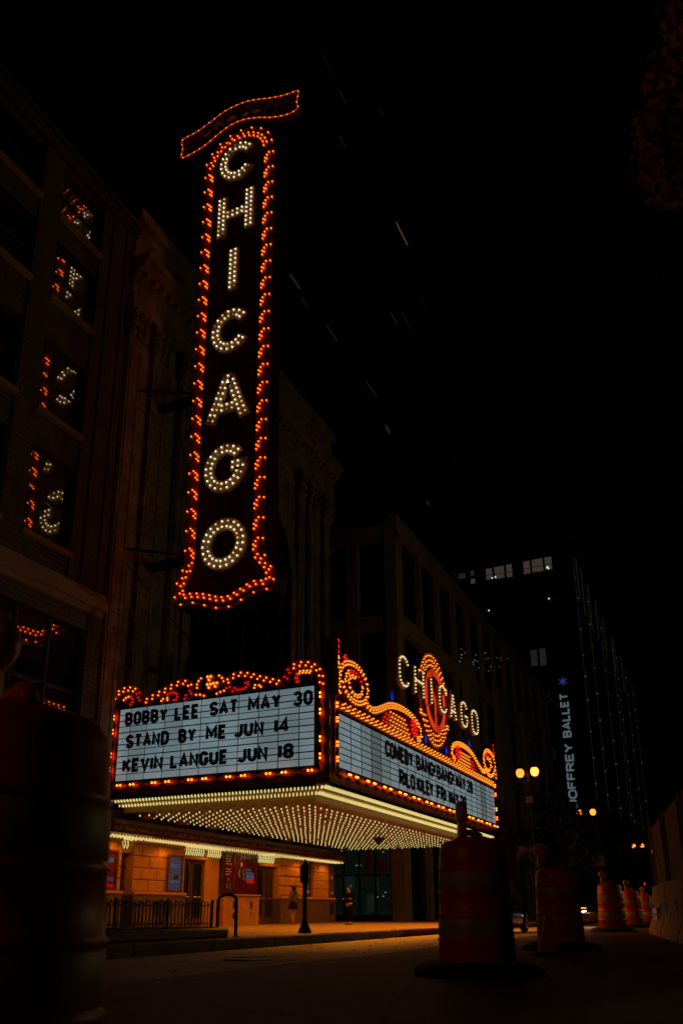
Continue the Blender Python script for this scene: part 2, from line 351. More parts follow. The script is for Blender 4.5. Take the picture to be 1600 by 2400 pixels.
def asphalt_mat():
    m = mat('asphalt', (0.105, 0.068, 0.038), 0.62, var=0.6, scale=0.8, bump=1.0, bscale=70); nt = m.node_tree; b = nt.nodes['Principled BSDF']
    src = b.inputs['Base Color'].links[0].from_socket
    tc = nt.nodes.new('ShaderNodeTexCoord'); v = nt.nodes.new('ShaderNodeTexVoronoi'); v.feature = 'DISTANCE_TO_EDGE'; v.inputs['Scale'].default_value = 0.55
    n = nt.nodes.new('ShaderNodeTexNoise'); n.inputs['Scale'].default_value = 2.5; mp = nt.nodes.new('ShaderNodeMix'); mp.data_type = 'RGBA'; mp.inputs[0].default_value = 0.25
    nt.links.new(tc.outputs['Object'], n.inputs['Vector']); nt.links.new(tc.outputs['Object'], mp.inputs[6]); nt.links.new(n.outputs['Color'], mp.inputs[7]); nt.links.new(mp.outputs[2], v.inputs['Vector'])
    lt = nt.nodes.new('ShaderNodeMath'); lt.operation = 'LESS_THAN'; lt.inputs[1].default_value = 0.008; nt.links.new(v.outputs['Distance'], lt.inputs[0])
    mx = nt.nodes.new('ShaderNodeMix'); mx.data_type = 'RGBA'; mx.inputs[7].default_value = (0.02, 0.015, 0.01, 1)
    nt.links.new(lt.outputs[0], mx.inputs[0]); nt.links.new(src, mx.inputs[6])
    n3 = nt.nodes.new('ShaderNodeTexNoise'); n3.inputs['Scale'].default_value = 55; n3.inputs['Detail'].default_value = 3; nt.links.new(tc.outputs['Object'], n3.inputs['Vector'])
    rp = nt.nodes.new('ShaderNodeValToRGB'); rp.color_ramp.elements[0].position = 0.6; rp.color_ramp.elements[1].position = 0.72; rp.color_ramp.elements[0].color = (1, 1, 1, 1); rp.color_ramp.elements[1].color = (2.4, 2.2, 2.0, 1)
    nt.links.new(n3.outputs['Fac'], rp.inputs[0]); ml = nt.nodes.new('ShaderNodeMix'); ml.data_type = 'RGBA'; ml.blend_type = 'MULTIPLY'; ml.inputs[0].default_value = 1
    nt.links.new(mx.outputs[2], ml.inputs[6]); nt.links.new(rp.outputs[0], ml.inputs[7]); nt.links.new(ml.outputs[2], b.inputs['Base Color']); return m
M_ASPH = asphalt_mat()
M_WALK = pave_mat('sidewalk_paving', (0.30, 0.16, 0.055), 1.5, 1.5, 0.012, 0.6, (0.08, 0.05, 0.03))
M_PAN = mat('gutter_concrete', (0.40, 0.25, 0.11), 0.62, var=0.35, scale=0.7, bump=0.4, bscale=50)
sheet('road', [(XASP, -0.085), (-2.6, 0.03), (12, 0.03), (60, -0.02)], M_ASPH)
gut = sheet('bus_lane', [(XGUT, -0.195), (XASP, -0.085)], M_PAN)
sheet('sidewalk', [(-60, 0.0), (XC - 0.16, 0.0)], M_WALK)
kerb0 = None
kerb = bpy.data.objects.new('kerb', None); COL.objects.link(kerb); kerb['kind'] = 'structure'; ORG[kerb.name] = Vector((0, 0, 0))
for i in range(40):                                    # kerb stones along the pavement edge
    y = 2 + i * 2.4
    if kerb0 is None: kerb0 = MB().cbox(XC - 0.16, y, -0.32, XC, y + 2.385, 0.004, 0.025).build('kerb_stone', M_CONC, kerb)
    else: shifted(kerb0, kerb, random.uniform(-.008, .008), i * 2.4, random.uniform(-.006, .006))
joint = MB()
for i in range(22):
    y = 3.2 + i * 3.05
    joint.add([(XGUT, y, -0.192), (XASP, y, -0.082), (XASP, y + 0.03, -0.082), (XGUT, y + 0.03, -0.192)], [(0, 1, 2, 3)])
joint.build('slab_joints', mat('joint_tar', (0.02, 0.015, 0.01), 0.6), gut, kind='stuff')
mh = thing('manhole_cover', 'round iron manhole cover in the lit lane near the kerb', 'manhole', (-5.95, 10.25, -0.10))
zc = -0.195 + (-5.95 - XGUT) / (XASP - XGUT) * 0.11
M_IRON = mat('cast_iron', (0.03, 0.025, 0.02), 0.5, 0.6, bump=0.8, bscale=30)
MB().lathe([(0.44, -0.02), (0.44, 0.016), (0.37, 0.02), (0.37, 0.008), (0.0, 0.008)], (-5.95, 10.25, zc), 28).build('rim', M_IRON, mh)
MB().lathe([(0.36, 0.0), (0.36, 0.014), (0.01, 0.016)], (-5.95, 10.25, zc), 28).build('lid', M_IRON, mh)
wp = MB()                                                # worn remains of a painted line
for i in range(70):
    y = 5 + i * .42 + random.uniform(-.15, .15)
    if random.random() < .45: continue
    x = XASP + .55 + random.uniform(-.05, .05); z = -.085 + .55 * .0511 + .006; L_ = random.uniform(.05, .3)
    wp.add([(x, y, z), (x + random.uniform(.03, .1), y + .02, z + .003), (x + random.uniform(.03, .1), y + L_, z + .003), (x - .02, y + L_ * .8, z)], [(0, 1, 2, 3)])
wp.build('worn_paint', mat('worn_road_paint', (.5, .42, .32), .6), bpy.data.objects['road'], kind='stuff')
# scattered litter and grit specks
gr = MB()
for i in range(260):
    x = random.uniform(-8.3, 3); y = random.uniform(4.5, 26); z = 0 if x > -2.6 else (-(abs(x) - 2.6) * .0378 if x > XASP else -0.085 - (abs(x) - 4.85) * .0282)
    gr.ico((x, y, z + 0.006), random.uniform(0.008, 0.022), (1.5, 1, .5), 0)
o = gr.build('grit', M_CONC, None, kind='stuff'); tag(o, 'scattered pale grit and litter specks on the road', 'grit')
# ================================================================== left corner building
XA = -17.35
A = thing('office_building', 'brown masonry office block at left with tall dark sash windows mirroring the sign', 'building', (-21, 15, 0))
rowsA = [(22.75, 24.85), (19.5, 21.75), (15.35, 17.95), (11.2, 14.15)]
colsA = [(15.75, 17.75), (12.35, 14.9), (8.6, 11.2), (5.0, 7.6)]
ZT = 24.95
def zz(x, y): return P(x, y, X=XA).z
wall = MB(); XB = XA - 0.55
ye = sorted(colsA); ycur = 3.0
edges = []
for a, b in ye: edges.append((ycur, a)); ycur = b
edges.append((ycur, 19.45))
for a, b in edges: wall.box(XB, a, 10.3, XA, b, ZT)                       # piers
for a, b in ye:
    zc2 = 10.3
    for z0, z1 in sorted(rowsA): wall.box(XB, a, zc2, XA - 0.06, b, z0); zc2 = z1
    wall.box(XB, a, zc2, XA - 0.06, b, ZT)
wall.box(-30, 3, 0.0, XB - 0.2, 19.45, ZT - 0.02)
wall.build('wall', M_BRICK, A)
c = MB()
for k, (p, z0, z1) in enumerate([(0.08, 24.95, 25.1), (0.2, 25.1, 25.28), (0.32, 25.28, 25.42)]): c.box(XB, 3, z0, XA + p, 19.5, z1)
c.build('cornice', M_BRICK, A)
c = MB()
for k, (p, z0, z1) in enumerate([(0.06, 9.55, 9.75), (0.22, 9.75, 10.05), (0.12, 10.05, 10.3)]): c.box(XB, 3, z0, XA + p, 19.45, z1)
c.build('string_course', M_LIME, A)
c = MB()
for y in (19.0, 18.25): c.box(XA, y, 10.3, XA + 0.06, y + 0.09, 24.95)
c.build('corner_moulding', M_BRICK, A)
for (a, b) in colsA[:3]:
    for (z0, z1) in rowsA:
        wn = MB(); xf = XA - 0.22; t = 0.12
        wn.box(xf - .1, a, z0, xf, a + t, z1).box(xf - .1, b - t, z0, xf, b, z1).box(xf - .1, a + t, z1 - t, xf, b - t, z1).box(xf - .1, a + t, z0, xf, b - t, z0 + t)
        wo = wn.build('window', M_FRAME, A); zm = (z0 + z1) / 2
        bx(xf - .09, a + t, zm - .05, xf - .02, b - t, zm + .05).build('meeting_rail', M_FRAME, wo)
        for q, (p0, p1) in enumerate(((z0 + t, zm - .05), (zm + .05, z1 - t))):
            tl = random.uniform(-.008, .008); b2 = MB(); xg = xf - .075 + .02 * q
            b2.add([(xg, a + t, p0), (xg + tl, b - t, p0), (xg + tl + tl * .6, b - t, p1), (xg + tl * .6, a + t, p1)], [(0, 1, 2, 3)]); b2.build('pane', M_GLASS, wo)
        bx(XA - .06, a - .02, z0 - .16, XA + .1, b + .02, z0 - .002).build('sill', M_LIME, wo)
# lower shop floors of the left building
lo = MB()
for a, b in ((3.0, 3.6), (8.4, 9.0), (14.2, 14.75), (18.8, 19.45)): lo.box(XB, a, 0, XA + .04, b, 9.55)
lo.box(XB, 3.6, 8.95, XA, 8.4, 9.55).box(XB, 9.0, 8.95, XA, 14.2, 9.55).box(XB, 14.75, 8.95, XA, 18.8, 9.55)
lo.build('pier', M_BRICK, A)
for a, b in ((3.6, 8.4), (9.0, 14.2), (14.75, 18.8)):
    n = 3; wdt = (b - a) / n
    wo = MB()
    for k in range(n + 1): wo.box(XA - .3, a + k * wdt - .05, 4.2, XA - .18, a + k * wdt + .05, 8.95)
    wo.box(XA - .3, a, 4.0, XA - .15, b, 4.2).box(XA - .29, a, 6.9, XA - .19, b, 7.0)
    wo = wo.build('window', M_FRAME, A)
    for k in range(n):
        for z0, z1 in ((4.2, 6.9), (7.0, 8.95)):
            b2 = MB(); tl = random.uniform(-.012, .012)
            b2.add([(XA - .25, a + k * wdt + .05, z0), (XA - .25 + tl, a + (k + 1) * wdt - .05, z0), (XA - .25 + tl, a + (k + 1) * wdt - .05, z1), (XA - .25, a + k * wdt + .05, z1)], [(0, 1, 2, 3)])
            b2.build('pane', M_GLASS, wo)
bx(XB, 3.6, 0, XA - .2, 18.8, 4.0).build('shop_front', M_FRAME, A)
# ================================================================== theatre front
XF, XG, XD = -17.4, -17.9, -18.2
T = thing('theatre_building', 'ornate terracotta theatre front with giant arch behind the marquee', 'theatre', (-20, 29, 0))
Y0, Y1, TOP = 19.5, 36.9, 26.3
yc, zs, ra = 28.2, 15.6, 4.1
poly = [(Y0, 4.6), (yc - ra, 4.6), (yc - ra, zs)] + arc(yc, zs, ra, ra, 180, 0, 24) + [(yc + ra, 4.6), (Y1, 4.6), (Y1, TOP), (Y0, TOP)]
FX = lambda X: (lambda u, v, d: (X + d, u, v))
MB().prism(poly, FX(XF), -0.8, 0).build('wall', M_STONE2, T)
MB().stroke([(yc - ra - .2, 4.6), (yc - ra - .2, zs)] + arc(yc, zs, ra + .2, ra + .2, 180, 0, 24)[1:-1] + [(yc + ra + .2, zs), (yc + ra + .2, 4.6)], .5, FX(XF), 0.0, .16).build('arch_moulding', M_STONE2, T)
MB().stroke([(yc - ra - .62, 4.6), (yc - ra - .62, zs)] + arc(yc, zs, ra + .62, ra + .62, 180, 0, 24)[1:-1] + [(yc + ra + .62, zs), (yc + ra + .62, 4.6)], .16, FX(XF), 0.0, .1).build('arch_bead', M_STONE2, T)
aw = MB().stroke([(yc - ra + .1, 4.6), (yc - ra + .1, zs)] + arc(yc, zs, ra - .1, ra - .1, 180, 0, 24)[1:-1] + [(yc + ra - .1, zs), (yc + ra - .1, 4.6)], .22, FX(XF - .75), -.1, .1).build('arch_window', M_FRAME, T)
for k in range(-3, 4):
    y = yc + k * 1.15; zt = zs + math.sqrt(max(0.1, (ra - .1) ** 2 - (y - yc) ** 2))
    bx(XF - .78, y - .06, 4.6, XF - .68, y + .06, zt).build('mullion', M_FRAME, aw)
for z in (7.5, 10.2, 12.9, zs): bx(XF - .77, yc - ra, z, XF - .69, yc + ra, z + .1).build('transom', M_FRAME, aw)
for k in range(6):
    a = math.radians(25 + k * 26); MB().stroke([(yc + 1.2 * math.cos(a), zs + 1.2 * math.sin(a)), (yc + 4 * math.cos(a), zs + 4 * math.sin(a))], .08, FX(XF - .74), -.03, .05).build('tracery', M_FRAME, aw)
MB().prism([(yc - ra, 4.6), (yc + ra, 4.6), (yc + ra, zs)] + arc(yc, zs, ra, ra, 0, 180, 24)[1:] , FX(XF - .84), -.02, 0).build('pane', glass('stained_glass', (.4, .4, .35), .08, .12), aw)
for y, wd in ((19.85, .75), (21.35, .9), (23.0, .5), (33.05, .5), (34.4, .9), (36.1, .8)):     # pilasters
    pl = bx(XF, y - wd / 2, 4.6, XF + .2, y + wd / 2, 20.6).build('pilaster', M_STONE2, T)
    for s in (-1, 1): bx(XF + .2, y + s * wd * .32 - .05, 5.2, XF + .235, y + s * wd * .32 + .05, 20.2).build('fillet', M_STONE2, pl)
    cp = MB()
    for i in range(5):
        k = i / 4; cp.box(XF, y - wd * (.52 + .16 * k), 20.6 + i * .26, XF + .22 + .14 * k, y + wd * (.52 + .16 * k), 20.86 + i * .26)
    for i in range(3):
        for s in (-1, 0, 1): cp.ico((XF + .28 + .06 * i, y + s * wd * .42, 20.75 + .4 * i), .16, (.8, 1, 1.1), 1)
    cp.build('capital', M_STONE2, pl)
ent = MB()
for p, z0, z1 in ((.24, 21.95, 22.5), (.16, 22.5, 23.2), (.34, 23.2, 23.5), (.62, 23.5, 23.85), (.8, 23.85, 24.15), (.1, 24.15, 25.9), (.3, 25.9, 26.4)): ent.box(XF, Y0 - .04, z0, XF + p, Y1 + .06, z1)
ent.build('entablature', M_STONE2, T)
for i in range(36):
    y = Y0 + .25 + i * .48
    if i == 0: mod0 = MB().cbox(XF + .34, y, 23.25, XF + .58, y + .22, 23.5, .05).build('modillion', M_STONE2, T)
    else: shifted(mod0, T, 0, i * .48, 0)
for y in (20.6, 22.3, 34.0, 35.6):
    MB().lathe([(.35, 0), (.4, .05), (.3, .12), (.12, .2)], (XF + .1, y, 25.0), 16, ax='x').build('rosette', M_STONE2, T, True)
bx(-34, Y0 + .1, 0, XF - .95, Y1 - .1, 24).build('stage_house', M_BRICK, T)
# --- ground floor under the marquee
def pier(ya, yb, z0, z1, course=0.385, bw=0.86, gap=0.02, x=XG, m=M_STONE, back=XD - .5, bull=.02):
    pb = bx(back - .3, ya + .012, 0.0, x - .06, yb - .012, z1).build('pier', m, T)
    z = z0; r = 0
    while z < z1 - .05:
        ze = min(z + course, z1); y = ya - (bw / 2 if r % 2 else 0); r += 1
        while y < yb - .02:
            s, e = max(y, ya), min(y + bw, yb)
            if e - s > .06: MB().cbox(x - .06, s + gap / 2, z + gap / 2, x + random.uniform(-.004, .004), e - gap / 2, ze - gap / 2, bull).build('stone_block', m, pb)
            y += bw
        z = ze
    return pb
def dado(ya, yb, x=XG + .07):
    bx(XD - .3, ya, 0, x, yb, 1.04).build('dado', M_DADO, T); MB().cbox(XD - .3, ya - .02, 1.04, x + .07, yb + .02, 1.14, .03).build('dado_cap', M_STONE, T)
ZL = 2.86
pier(19.6, 22.0, 1.14, 3.7); dado(19.6, 22.0)
pier(22.6, 25.55, 1.14, 3.7); dado(22.6, 25.55)
pier(32.7, 35.2, 1.14, 3.7, .42, 3.0, .05, bull=.05); dado(32.7, 36.0)
pier(36.05, 37.75, 1.14, 3.7); dado(36.0, 38.3)
pier(37.75, 38.3, 1.14, 3.7, x=XG - .05)
bx(XD - .3, 35.2, 1.04, XG - .2, 36.05, 3.7).build('pier', M_STONE, T)
bx(XD - .4, 27.2, 0, XD + .06, 28.2, 3.7).build('pier', M_STONE, T)
for y0, y1 in ((22.0, 22.6), (25.55, 27.2), (31.05, 32.7)):          # recessed door bays
    bx(XD - .3, y0, 2.75, XD - .02, y1, 3.7).build('door_head', M_STONE, T)
    MB().cbox(XD - .3, y0 + .01, 2.36, XD + .22, y1 - .01, 2.47, .03).build('lintel', M_STONE, T)
    n = max(1, round((y1 - y0) / .85)); dw = (y1 - y0) / n
    bx(XD - .22, y0, .0, XD - .16, y1, 2.75).build('lobby_screen', mat('lobby_wall', (.16, .09, .035), .6), T)
    for k in range(n):
        a, b = y0 + k * dw + .03, y0 + (k + 1) * dw - .03
        f = MB().box(XD - .06, a, 0, XD, a + .09, 2.36).box(XD - .06, b - .09, 0, XD, b, 2.36).box(XD - .06, a + .09, 2.24, XD, b - .09, 2.36).box(XD - .06, a + .09, 0, XD, b - .09, .28).box(XD - .06, a + .09, 1.0, XD - .01, b - .09, 1.06)
        d = f.build('door', M_BRONZE, T)
        bx(XD - .04, a + .09, .28, XD - .03, b - .09, 2.24).build('pane', M_GLASSD, d)
        MB().tube([(XD + .06, a + .12, 1.03), (XD + .06, b - .12, 1.03)], .016, 6).build('push_bar', M_CHROME, d)
        bx(XD - .04, a, 2.49, XD - .03, b, 2.74).build('transom_pane', M_GLASSD, d)
for y, zz0 in ((23.9, .25), (37.9, .3), (21.2, .3), (24.5, .25)):
    bx(XG + .07, y - .2, zz0 + .1, XG + .085, y + .2, zz0 + .62).build('vent', M_BLACK, T)
# --- ticket booth
K = thing('ticket_booth', 'stone ticket booth with tall dark red poster panels beneath the bulbs', 'booth', (-17.5, 29.6, 0))
ya, yb, xk = 28.25, 31.0, XG - .02
bx(XD, ya, 0, xk, yb, 1.1).build('base', M_STONE, K)
MB().cbox(XD, ya - .04, 1.1, xk + .07, yb + .06, 1.17, .02).build('counter', M_STONE, K)
bx(XD, ya + .04, 1.17, xk - .08, yb - .04, 3.4).build('cabinet', M_BRONZE, K)
M_POST = mat('poster_maroon', (.07, .006, .006), .25, var=.2, scale=2, emis=(.16, .008, .008), estr=.05)
p1 = bx(xk - .08, ya + .08, 1.2, xk - .05, 28.98, 3.05).build('poster_panel', M_POST, K)
p2_ = bx(xk - .08, 29.06, 1.2, xk - .05, yb - .08, 3.05).build('poster_panel', M_POST, K)
bx(xk - .08, 28.99, 1.17, xk - .02, 29.05, 3.1).build('mullion', M_BRONZE, K)
M_PW = mat('poster_print_pale', (.45, .40, .40), .4, emis=(.5, .42, .42), estr=.03, var=0)
M_PB = mat('poster_print_blue', (.05, .16, .5), .4, emis=(.06, .22, .75), estr=.10, var=0)
M_PR = mat('poster_print_red', (.55, .01, .01), .4, emis=(.8, .01, .01), estr=.09, var=0)
M_PK = mat('poster_print_dark', (.015, .015, .02), .4, var=0)
FK = lambda u, v, d: (xk - .05 + d, u, v)
text('CHICAGO', 29.55, 30.32, 2.72, .12, .026, FK, 0, .004, 'print', M_PW, p2_); text('THEATRE', 29.55, 30.32, 2.56, .12, .026, FK, 0, .004, 'print', M_PW, p2_)
bx(xk - .05, 29.5, 2.45, xk - .046, 29.515, 2.86).build('print', M_PW, p2_)
def figure(fm, u, v, h, par, jacket=M_PK):
    MB().prism([(u - .2 * h, v), (u - .27 * h, v + .35 * h), (u - .16 * h, v + .62 * h), (u - .05 * h, v + .70 * h), (u + .05 * h, v + .70 * h), (u + .16 * h, v + .62 * h), (u + .27 * h, v + .33 * h), (u + .18 * h, v)], fm, .001, .004).build('print', jacket, par)
    MB().prism([(u + .08 * h * math.cos(k * .5236), v + .83 * h + .12 * h * math.sin(k * .5236)) for k in range(12)], fm, .001, .004).build('print', M_PW, par)
    MB().stroke([(u - .17 * h, v + .58 * h), (u - .27 * h, v + .3 * h), (u - .1 * h, v + .2 * h)], .05 * h, fm, .005, .007).build('print', M_PW, par)
    MB().stroke([(u + .15 * h, v + .58 * h), (u + .24 * h, v + .3 * h), (u + .2 * h, v + .05 * h)], .05 * h, fm, .005, .007).build('print', M_PW, par)
figure(FK, 29.6, 1.68, .78, p2_)
MB().prism([(30.0, 1.62), (30.6, 1.6), (30.6, 1.95), (29.95, 1.95)], FK, .001, .003).build('print', M_PR, p2_)
text('LOUIS', 29.85, 30.35, 2.1, .1, .022, FK, 0, .005, 'print', M_PB, p2_)
bx(xk - .05, 29.95, 1.98, xk - .045, 30.6, 2.05).build('print', M_PB, p2_); bx(xk - .05, 29.97, 1.76, xk - .044, 30.56, 1.96).build('print', M_PB, p2_)
for k in range(7): bx(xk - .05, 28.4, 2.6 - k * .1 - (k > 3) * .1, xk - .047, 28.4 + random.uniform(.3, .48), 2.63 - k * .1 - (k > 3) * .1).build('print', M_PW, p1)
figure(FK, 28.65, 1.3, .5, p1, M_PK)
for y in (28.95, 30.3):
    bx(xk, y, .62, xk + .02, y + .12, .9).build('speaker_slot', M_BLACK, K); bx(xk, y + .02, .38, xk + .015, y + .07, .5).build('speaker_slot', M_BLACK, K)
# --- poster cases (digital screens) on the piers
def poster(y0, y1, z0, z1, label, style, x=XG, tilt=0):
    t = thing('poster_case', label, 'poster', (x, (y0 + y1) / 2, z0), 'poster cases on the theatre piers')
    f = MB(); q = .07
    f.box(x, y0 - q, z0 - q, x + .08, y0, z1 + q).box(x, y1, z0 - q, x + .08, y1 + q, z1 + q).box(x, y0, z1, x + .08, y1, z1 + q).box(x, y0, z0 - q, x + .08, y1, z0)
    f.build('frame', M_BRONZE, t)
    fm = lambda u, v, d: (x + .03 + d, u, v); h = z1 - z0; wd = y1 - y0
    if style == 'red':
        s = bx(x, y0, z0, x + .03, y1, z1).build('screen', mat('screen_maroon', (.12, .012, .012), .2, emis=(.22, .012, .01), estr=.08, var=0), t)
        bx(x + .03, y0 + .08, z1 - h * .3, x + .034, y1 - .12, z1 - h * .17).build('print', M_PB, s)
        figure(fm, (y0 + y1) / 2, z0 + h * .33, h * .36, s)
        text('INA', y0 + .06, y0 + wd * .55, z0 + h * .30, .11, .026, fm, 0, .006, 'print', M_PB, s); text('AMOSO', y0 + .06, y1 - .06, z0 + h * .19, .12, .028, fm, 0, .006, 'print', M_PB, s)
        MB().prism([(y0 + .05, z0 + .02), (y1 - .03, z0 + .02), (y1 - .03, z0 + h * .1), (y0 + .05, z0 + h * .17)], fm, .001, .003).build('print', M_PR, s)
    elif style == 'blue':
        s = bx(x, y0, z0, x + .03, y1, z1).build('screen', mat('screen_slate', (.04, .04, .06), .2, emis=(.30, .32, .55), estr=.075, var=0), t)
        MB().prism([(y0 + .3, z0 + h * .33), (y0 + .42, z0 + h * .5), (y0 + .5, z0 + h * .42), (y0 + .58, z0 + h * .5), (y0 + .6, z0 + h * .33)], fm, .001, .004).build('print', M_PK, s)
        bx(x + .03, y0 + .06, z0 + h * .22, x + .034, y1 - .08, z0 + h * .3).build('print', M_PB, s); bx(x + .03, y0 + .1, z0 + h * .68, x + .034, y1 - .08, z0 + h * .8).build('print', M_PB, s)
    else:
        s = bx(x, y0, z0, x + .03, y1, z1).build('screen', mat('screen_dark', (.03, .025, .025), .2, emis=(.1, .09, .1), estr=.05, var=0), t)
        for k in range(2):
            zb = z0 + .12 + k * h * .48
            figure(fm, (y0 + y1) / 2, zb + h * .1, h * .28, s); bx(x + .03, y0 + .05, zb, x + .034, y1 - .06, zb + h * .09).build('print', M_PW, s)
poster(20.75, 21.65, 1.22, 2.34, 'red digital poster on the leftmost stone pier beside the big drum', 'red', XG + .01)
poster(24.5, 25.25, 1.22, 2.36, 'pale blue digital poster on the stone pier left of the doors', 'blue', XG + .01)
poster(35.35, 35.95, 1.2, 2.7, 'dark two-picture poster between the two right stone piers behind the post', 'dark', XG - .19)
poster(37.85, 38.25, 1.2, 2.7, 'narrow dark poster at the right end of the theatre wall', 'dark', XG - .04)
# ================================================================== marquee
XM, YM, YR, XL = -9.71, 20.46, 38.62, -17.34
MQ = thing('theatre_marquee', 'lit theatre marquee canopy with white letter boards and red bulb scrollwork', 'marquee', (-13.5, 29.5, 3.7))
LF = lambda u, v, d: (u, YM - d, v)
FF = lambda u, v, d: (XM + d, u, v)
bx(XL, YM, 3.86, -10.12, YM + .5, 6.86).build('side_cabinet', M_DARKMET, MQ)
bx(-10.1, YM + .04, 3.86, XM, YR, 6.72).build('front_cabinet', M_DARKMET, MQ)
bx(XL, YM + .52, 4.3, -10.12, YR, 4.6).build('roof_deck', M_DARKMET, MQ)
# ---- letter boards
def Lx(px, py): return P(px, py, Y=YM).x
def Fy(px, py): return P(px, py, X=XM).y
zl0, zl1 = 4.41, 6.70; xl0, xl1 = -17.10, -10.12
lb = bx(xl0 - .06, YM - .05, zl0 - .06, xl1 + .06, YM, zl1 + .06).build('letter_board', M_BLACK, MQ)
eL = [Lx(240 + a * .357, 1480 + b * .357) for a, b in ((118, 525), (200, 515), (307, 500), (423, 486), (540, 471), (660, 456), (780, 441), (905, 425), (1035, 408), (1165, 391), (1300, 374), (1398, 361))]
eL[0], eL[-1] = xl0, xl1
for a, b in zip(eL, eL[1:]):
    bx(a + .022, YM - .075, zl0, b - .022, YM - .05, zl1).build('panel', random.choice([M_BOARD, M_BOARD, M_BOARD2]), lb)
nr = 12
for k in range(1, nr): bx(xl0, YM - .092, zl0 + (zl1 - zl0) * k / nr - (.010 if k % 2 else .016), xl1, YM - .075, zl0 + (zl1 - zl0) * k / nr + (.010 if k % 2 else .016)).build('letter_track', M_BLACK, lb)
def rowL(words, zb, h):
    for wd, a, b, yy in words: text(wd, Lx(240 + a * .357, 1480 + yy * .357), Lx(240 + b * .357, 1480 + yy * .357), zb, h, .106, LF, .093, .118, 'letter', M_BLACK, lb, .30)
pr = lambda x, y: P(240 + x * .357, 1480 + y * .357, Y=YM).z
hL = pr(190, 535) - pr(190, 624)
rowL([('BOBBY', 165, 440, 580), ('LEE', 488, 648, 540), ('SAT', 717, 903, 510), ('MAY', 968, 1185, 470), ('30', 1263, 1392, 440)], pr(190, 624), hL)
rowL([('STAND', 170, 450, 720), ('BY', 513, 628, 690), ('ME', 692, 828, 670), ('JUN', 875, 1070, 640), ('14', 1140, 1238, 620)], pr(200, 772), hL)
rowL([('KEVIN', 148, 410, 880), ('LANGUE', 460, 835, 850), ('JUN', 897, 1095, 815), ('18', 1168, 1268, 790)], pr(180, 930), hL)
zf0, zf1 = 4.42, 5.96; yf0, yf1 = 21.04, 38.45
fb = bx(XM, yf0 - .05, zf0 - .05, XM + .05, yf1 + .05, zf1 + .05).build('letter_board', M_BLACK, MQ)
nc = 22; cw = (yf1 - yf0) / nc
for k in range(nc):
    m = M_BOARD3 if k in (3, 19) else (M_BOARD2 if k in (2, 4, 9, 18, 20, 21) else M_BOARD)
    bx(XM + .05, yf0 + k * cw + .026, zf0, XM + .075, yf0 + (k + 1) * cw - .026, zf1).build('panel', m, fb)
for k in range(1, 8): bx(XM + .075, yf0, zf0 + (zf1 - zf0) * k / 8 - .013, XM + .09, yf1, zf0 + (zf1 - zf0) * k / 8 + .013).build('letter_track', M_BLACK, fb)
for k in range(1, nc): bx(XM + .075, yf0 + k * cw - .016, zf0, XM + .083, yf0 + k * cw + .016, zf1).build('panel_joint', M_BLACK, fb)
r2 = lambda a, b: (740 + a * .2934, 1480 + b * .2934)
pz = lambda a, b: P(*r2(a, b), X=XM).z
hF = pz(548, 872) - pz(556, 1010)
def rowF(words, zb):
    for wd, a, b, yy in words: text(wd, Fy(*r2(a, yy)), Fy(*r2(b, yy)), zb, hF, .135, FF, .091, .118, 'letter', M_BLACK, fb, .22)
rowF([('COMEDY', 530, 752, 1000), ('BANG!', 778, 928, 1070), ('BANG!', 945, 1078, 1150), ('MAY', 1096, 1172, 1220), ('28', 1188, 1232, 1260)], pz(556, 1010))
rowF([('RILO', 645, 768, 1190), ('KILEY', 785, 915, 1250), ('FRI', 947, 1018, 1320), ('MAY', 1043, 1120, 1370), ('29', 1135, 1182, 1400)], pz(660, 1236))
# ---- twisted rope border made of beads
def bead(c, axis, L, r, parent, tw):
    b = MB(); n = 8; m = 9; ax = Vector(axis).normalized(); out = Vector((0, -1, 0)) if abs(ax.y) < .5 and parent is not None and tw else Vector((1, 0, 0))
    if abs(ax.dot(out)) > .9: out = Vector((1, 0, 0))
    s = ax.cross(out).normalized(); vs = []
    for i in range(m + 1):
        t = i / m; rr = r * max(.18, math.sin(math.pi * t) ** .75); ph = (t - .5) * 1.6
        for k in range(n):
            a = 2 * math.pi * k / n + ph
            vs.append(Vector(c) + ax * (t - .5) * L + s * rr * math.cos(a) + out * rr * .38 * math.sin(a))
    fs = [(i * n + k, i * n + (k + 1) % n, (i + 1) * n + (k + 1) % n, (i + 1) * n + k) for i in range(m) for k in range(n)] + [tuple(range(n - 1, -1, -1)), tuple(m * n + k for k in range(n))]
    b.add(vs, fs); return b.build('rope_bead', M_ORG, parent, True)
ropeb = []
def rope(p0, p1, n, parent, out, r=.115, off=.12):
    p0, p1 = Vector(p0), Vector(p1); d = (p1 - p0) / n; ax = d.normalized(); o = Vector(out)
    for i in range(n):
        c = p0 + d * (i + .5); bead(c, ax, d.length * 1.04, r, parent, o.y < 0)
        for t in (-.16, .02) if i % 2 else (.08, .26):
            ropeb.append(c + ax * d.length * t + o * (r * .38 + off))
rope((-17.25, YM - .07, 4.24), (-9.95, YM - .07, 4.24), 11, MQ, (0, -1, 0))
rope((-17.22, YM - .07, 4.36), (-17.22, YM - .07, 6.78), 4, MQ, (0, -1, 0), .095)
rope((-9.88, YM - .03, 4.20), (-9.88, YM - .03, 6.74), 4, MQ, (0, -1, 0), .12)
rope((XM + .05, 20.98, 4.24), (XM + .05, 38.55, 4.24), 26, MQ, (1, 0, 0))
rope((XM + .05, 20.80, 4.22), (XM + .05, 20.80, 6.5), 4, MQ, (1, 0, 0), .085, .04)
rope((XM + .05, 38.56, 4.3), (XM + .05, 38.56, 6.5), 4, MQ, (1, 0, 0), .085, .04)
bulbs(ropeb, .034, 'bulb_string', M_BULBP, MQ)
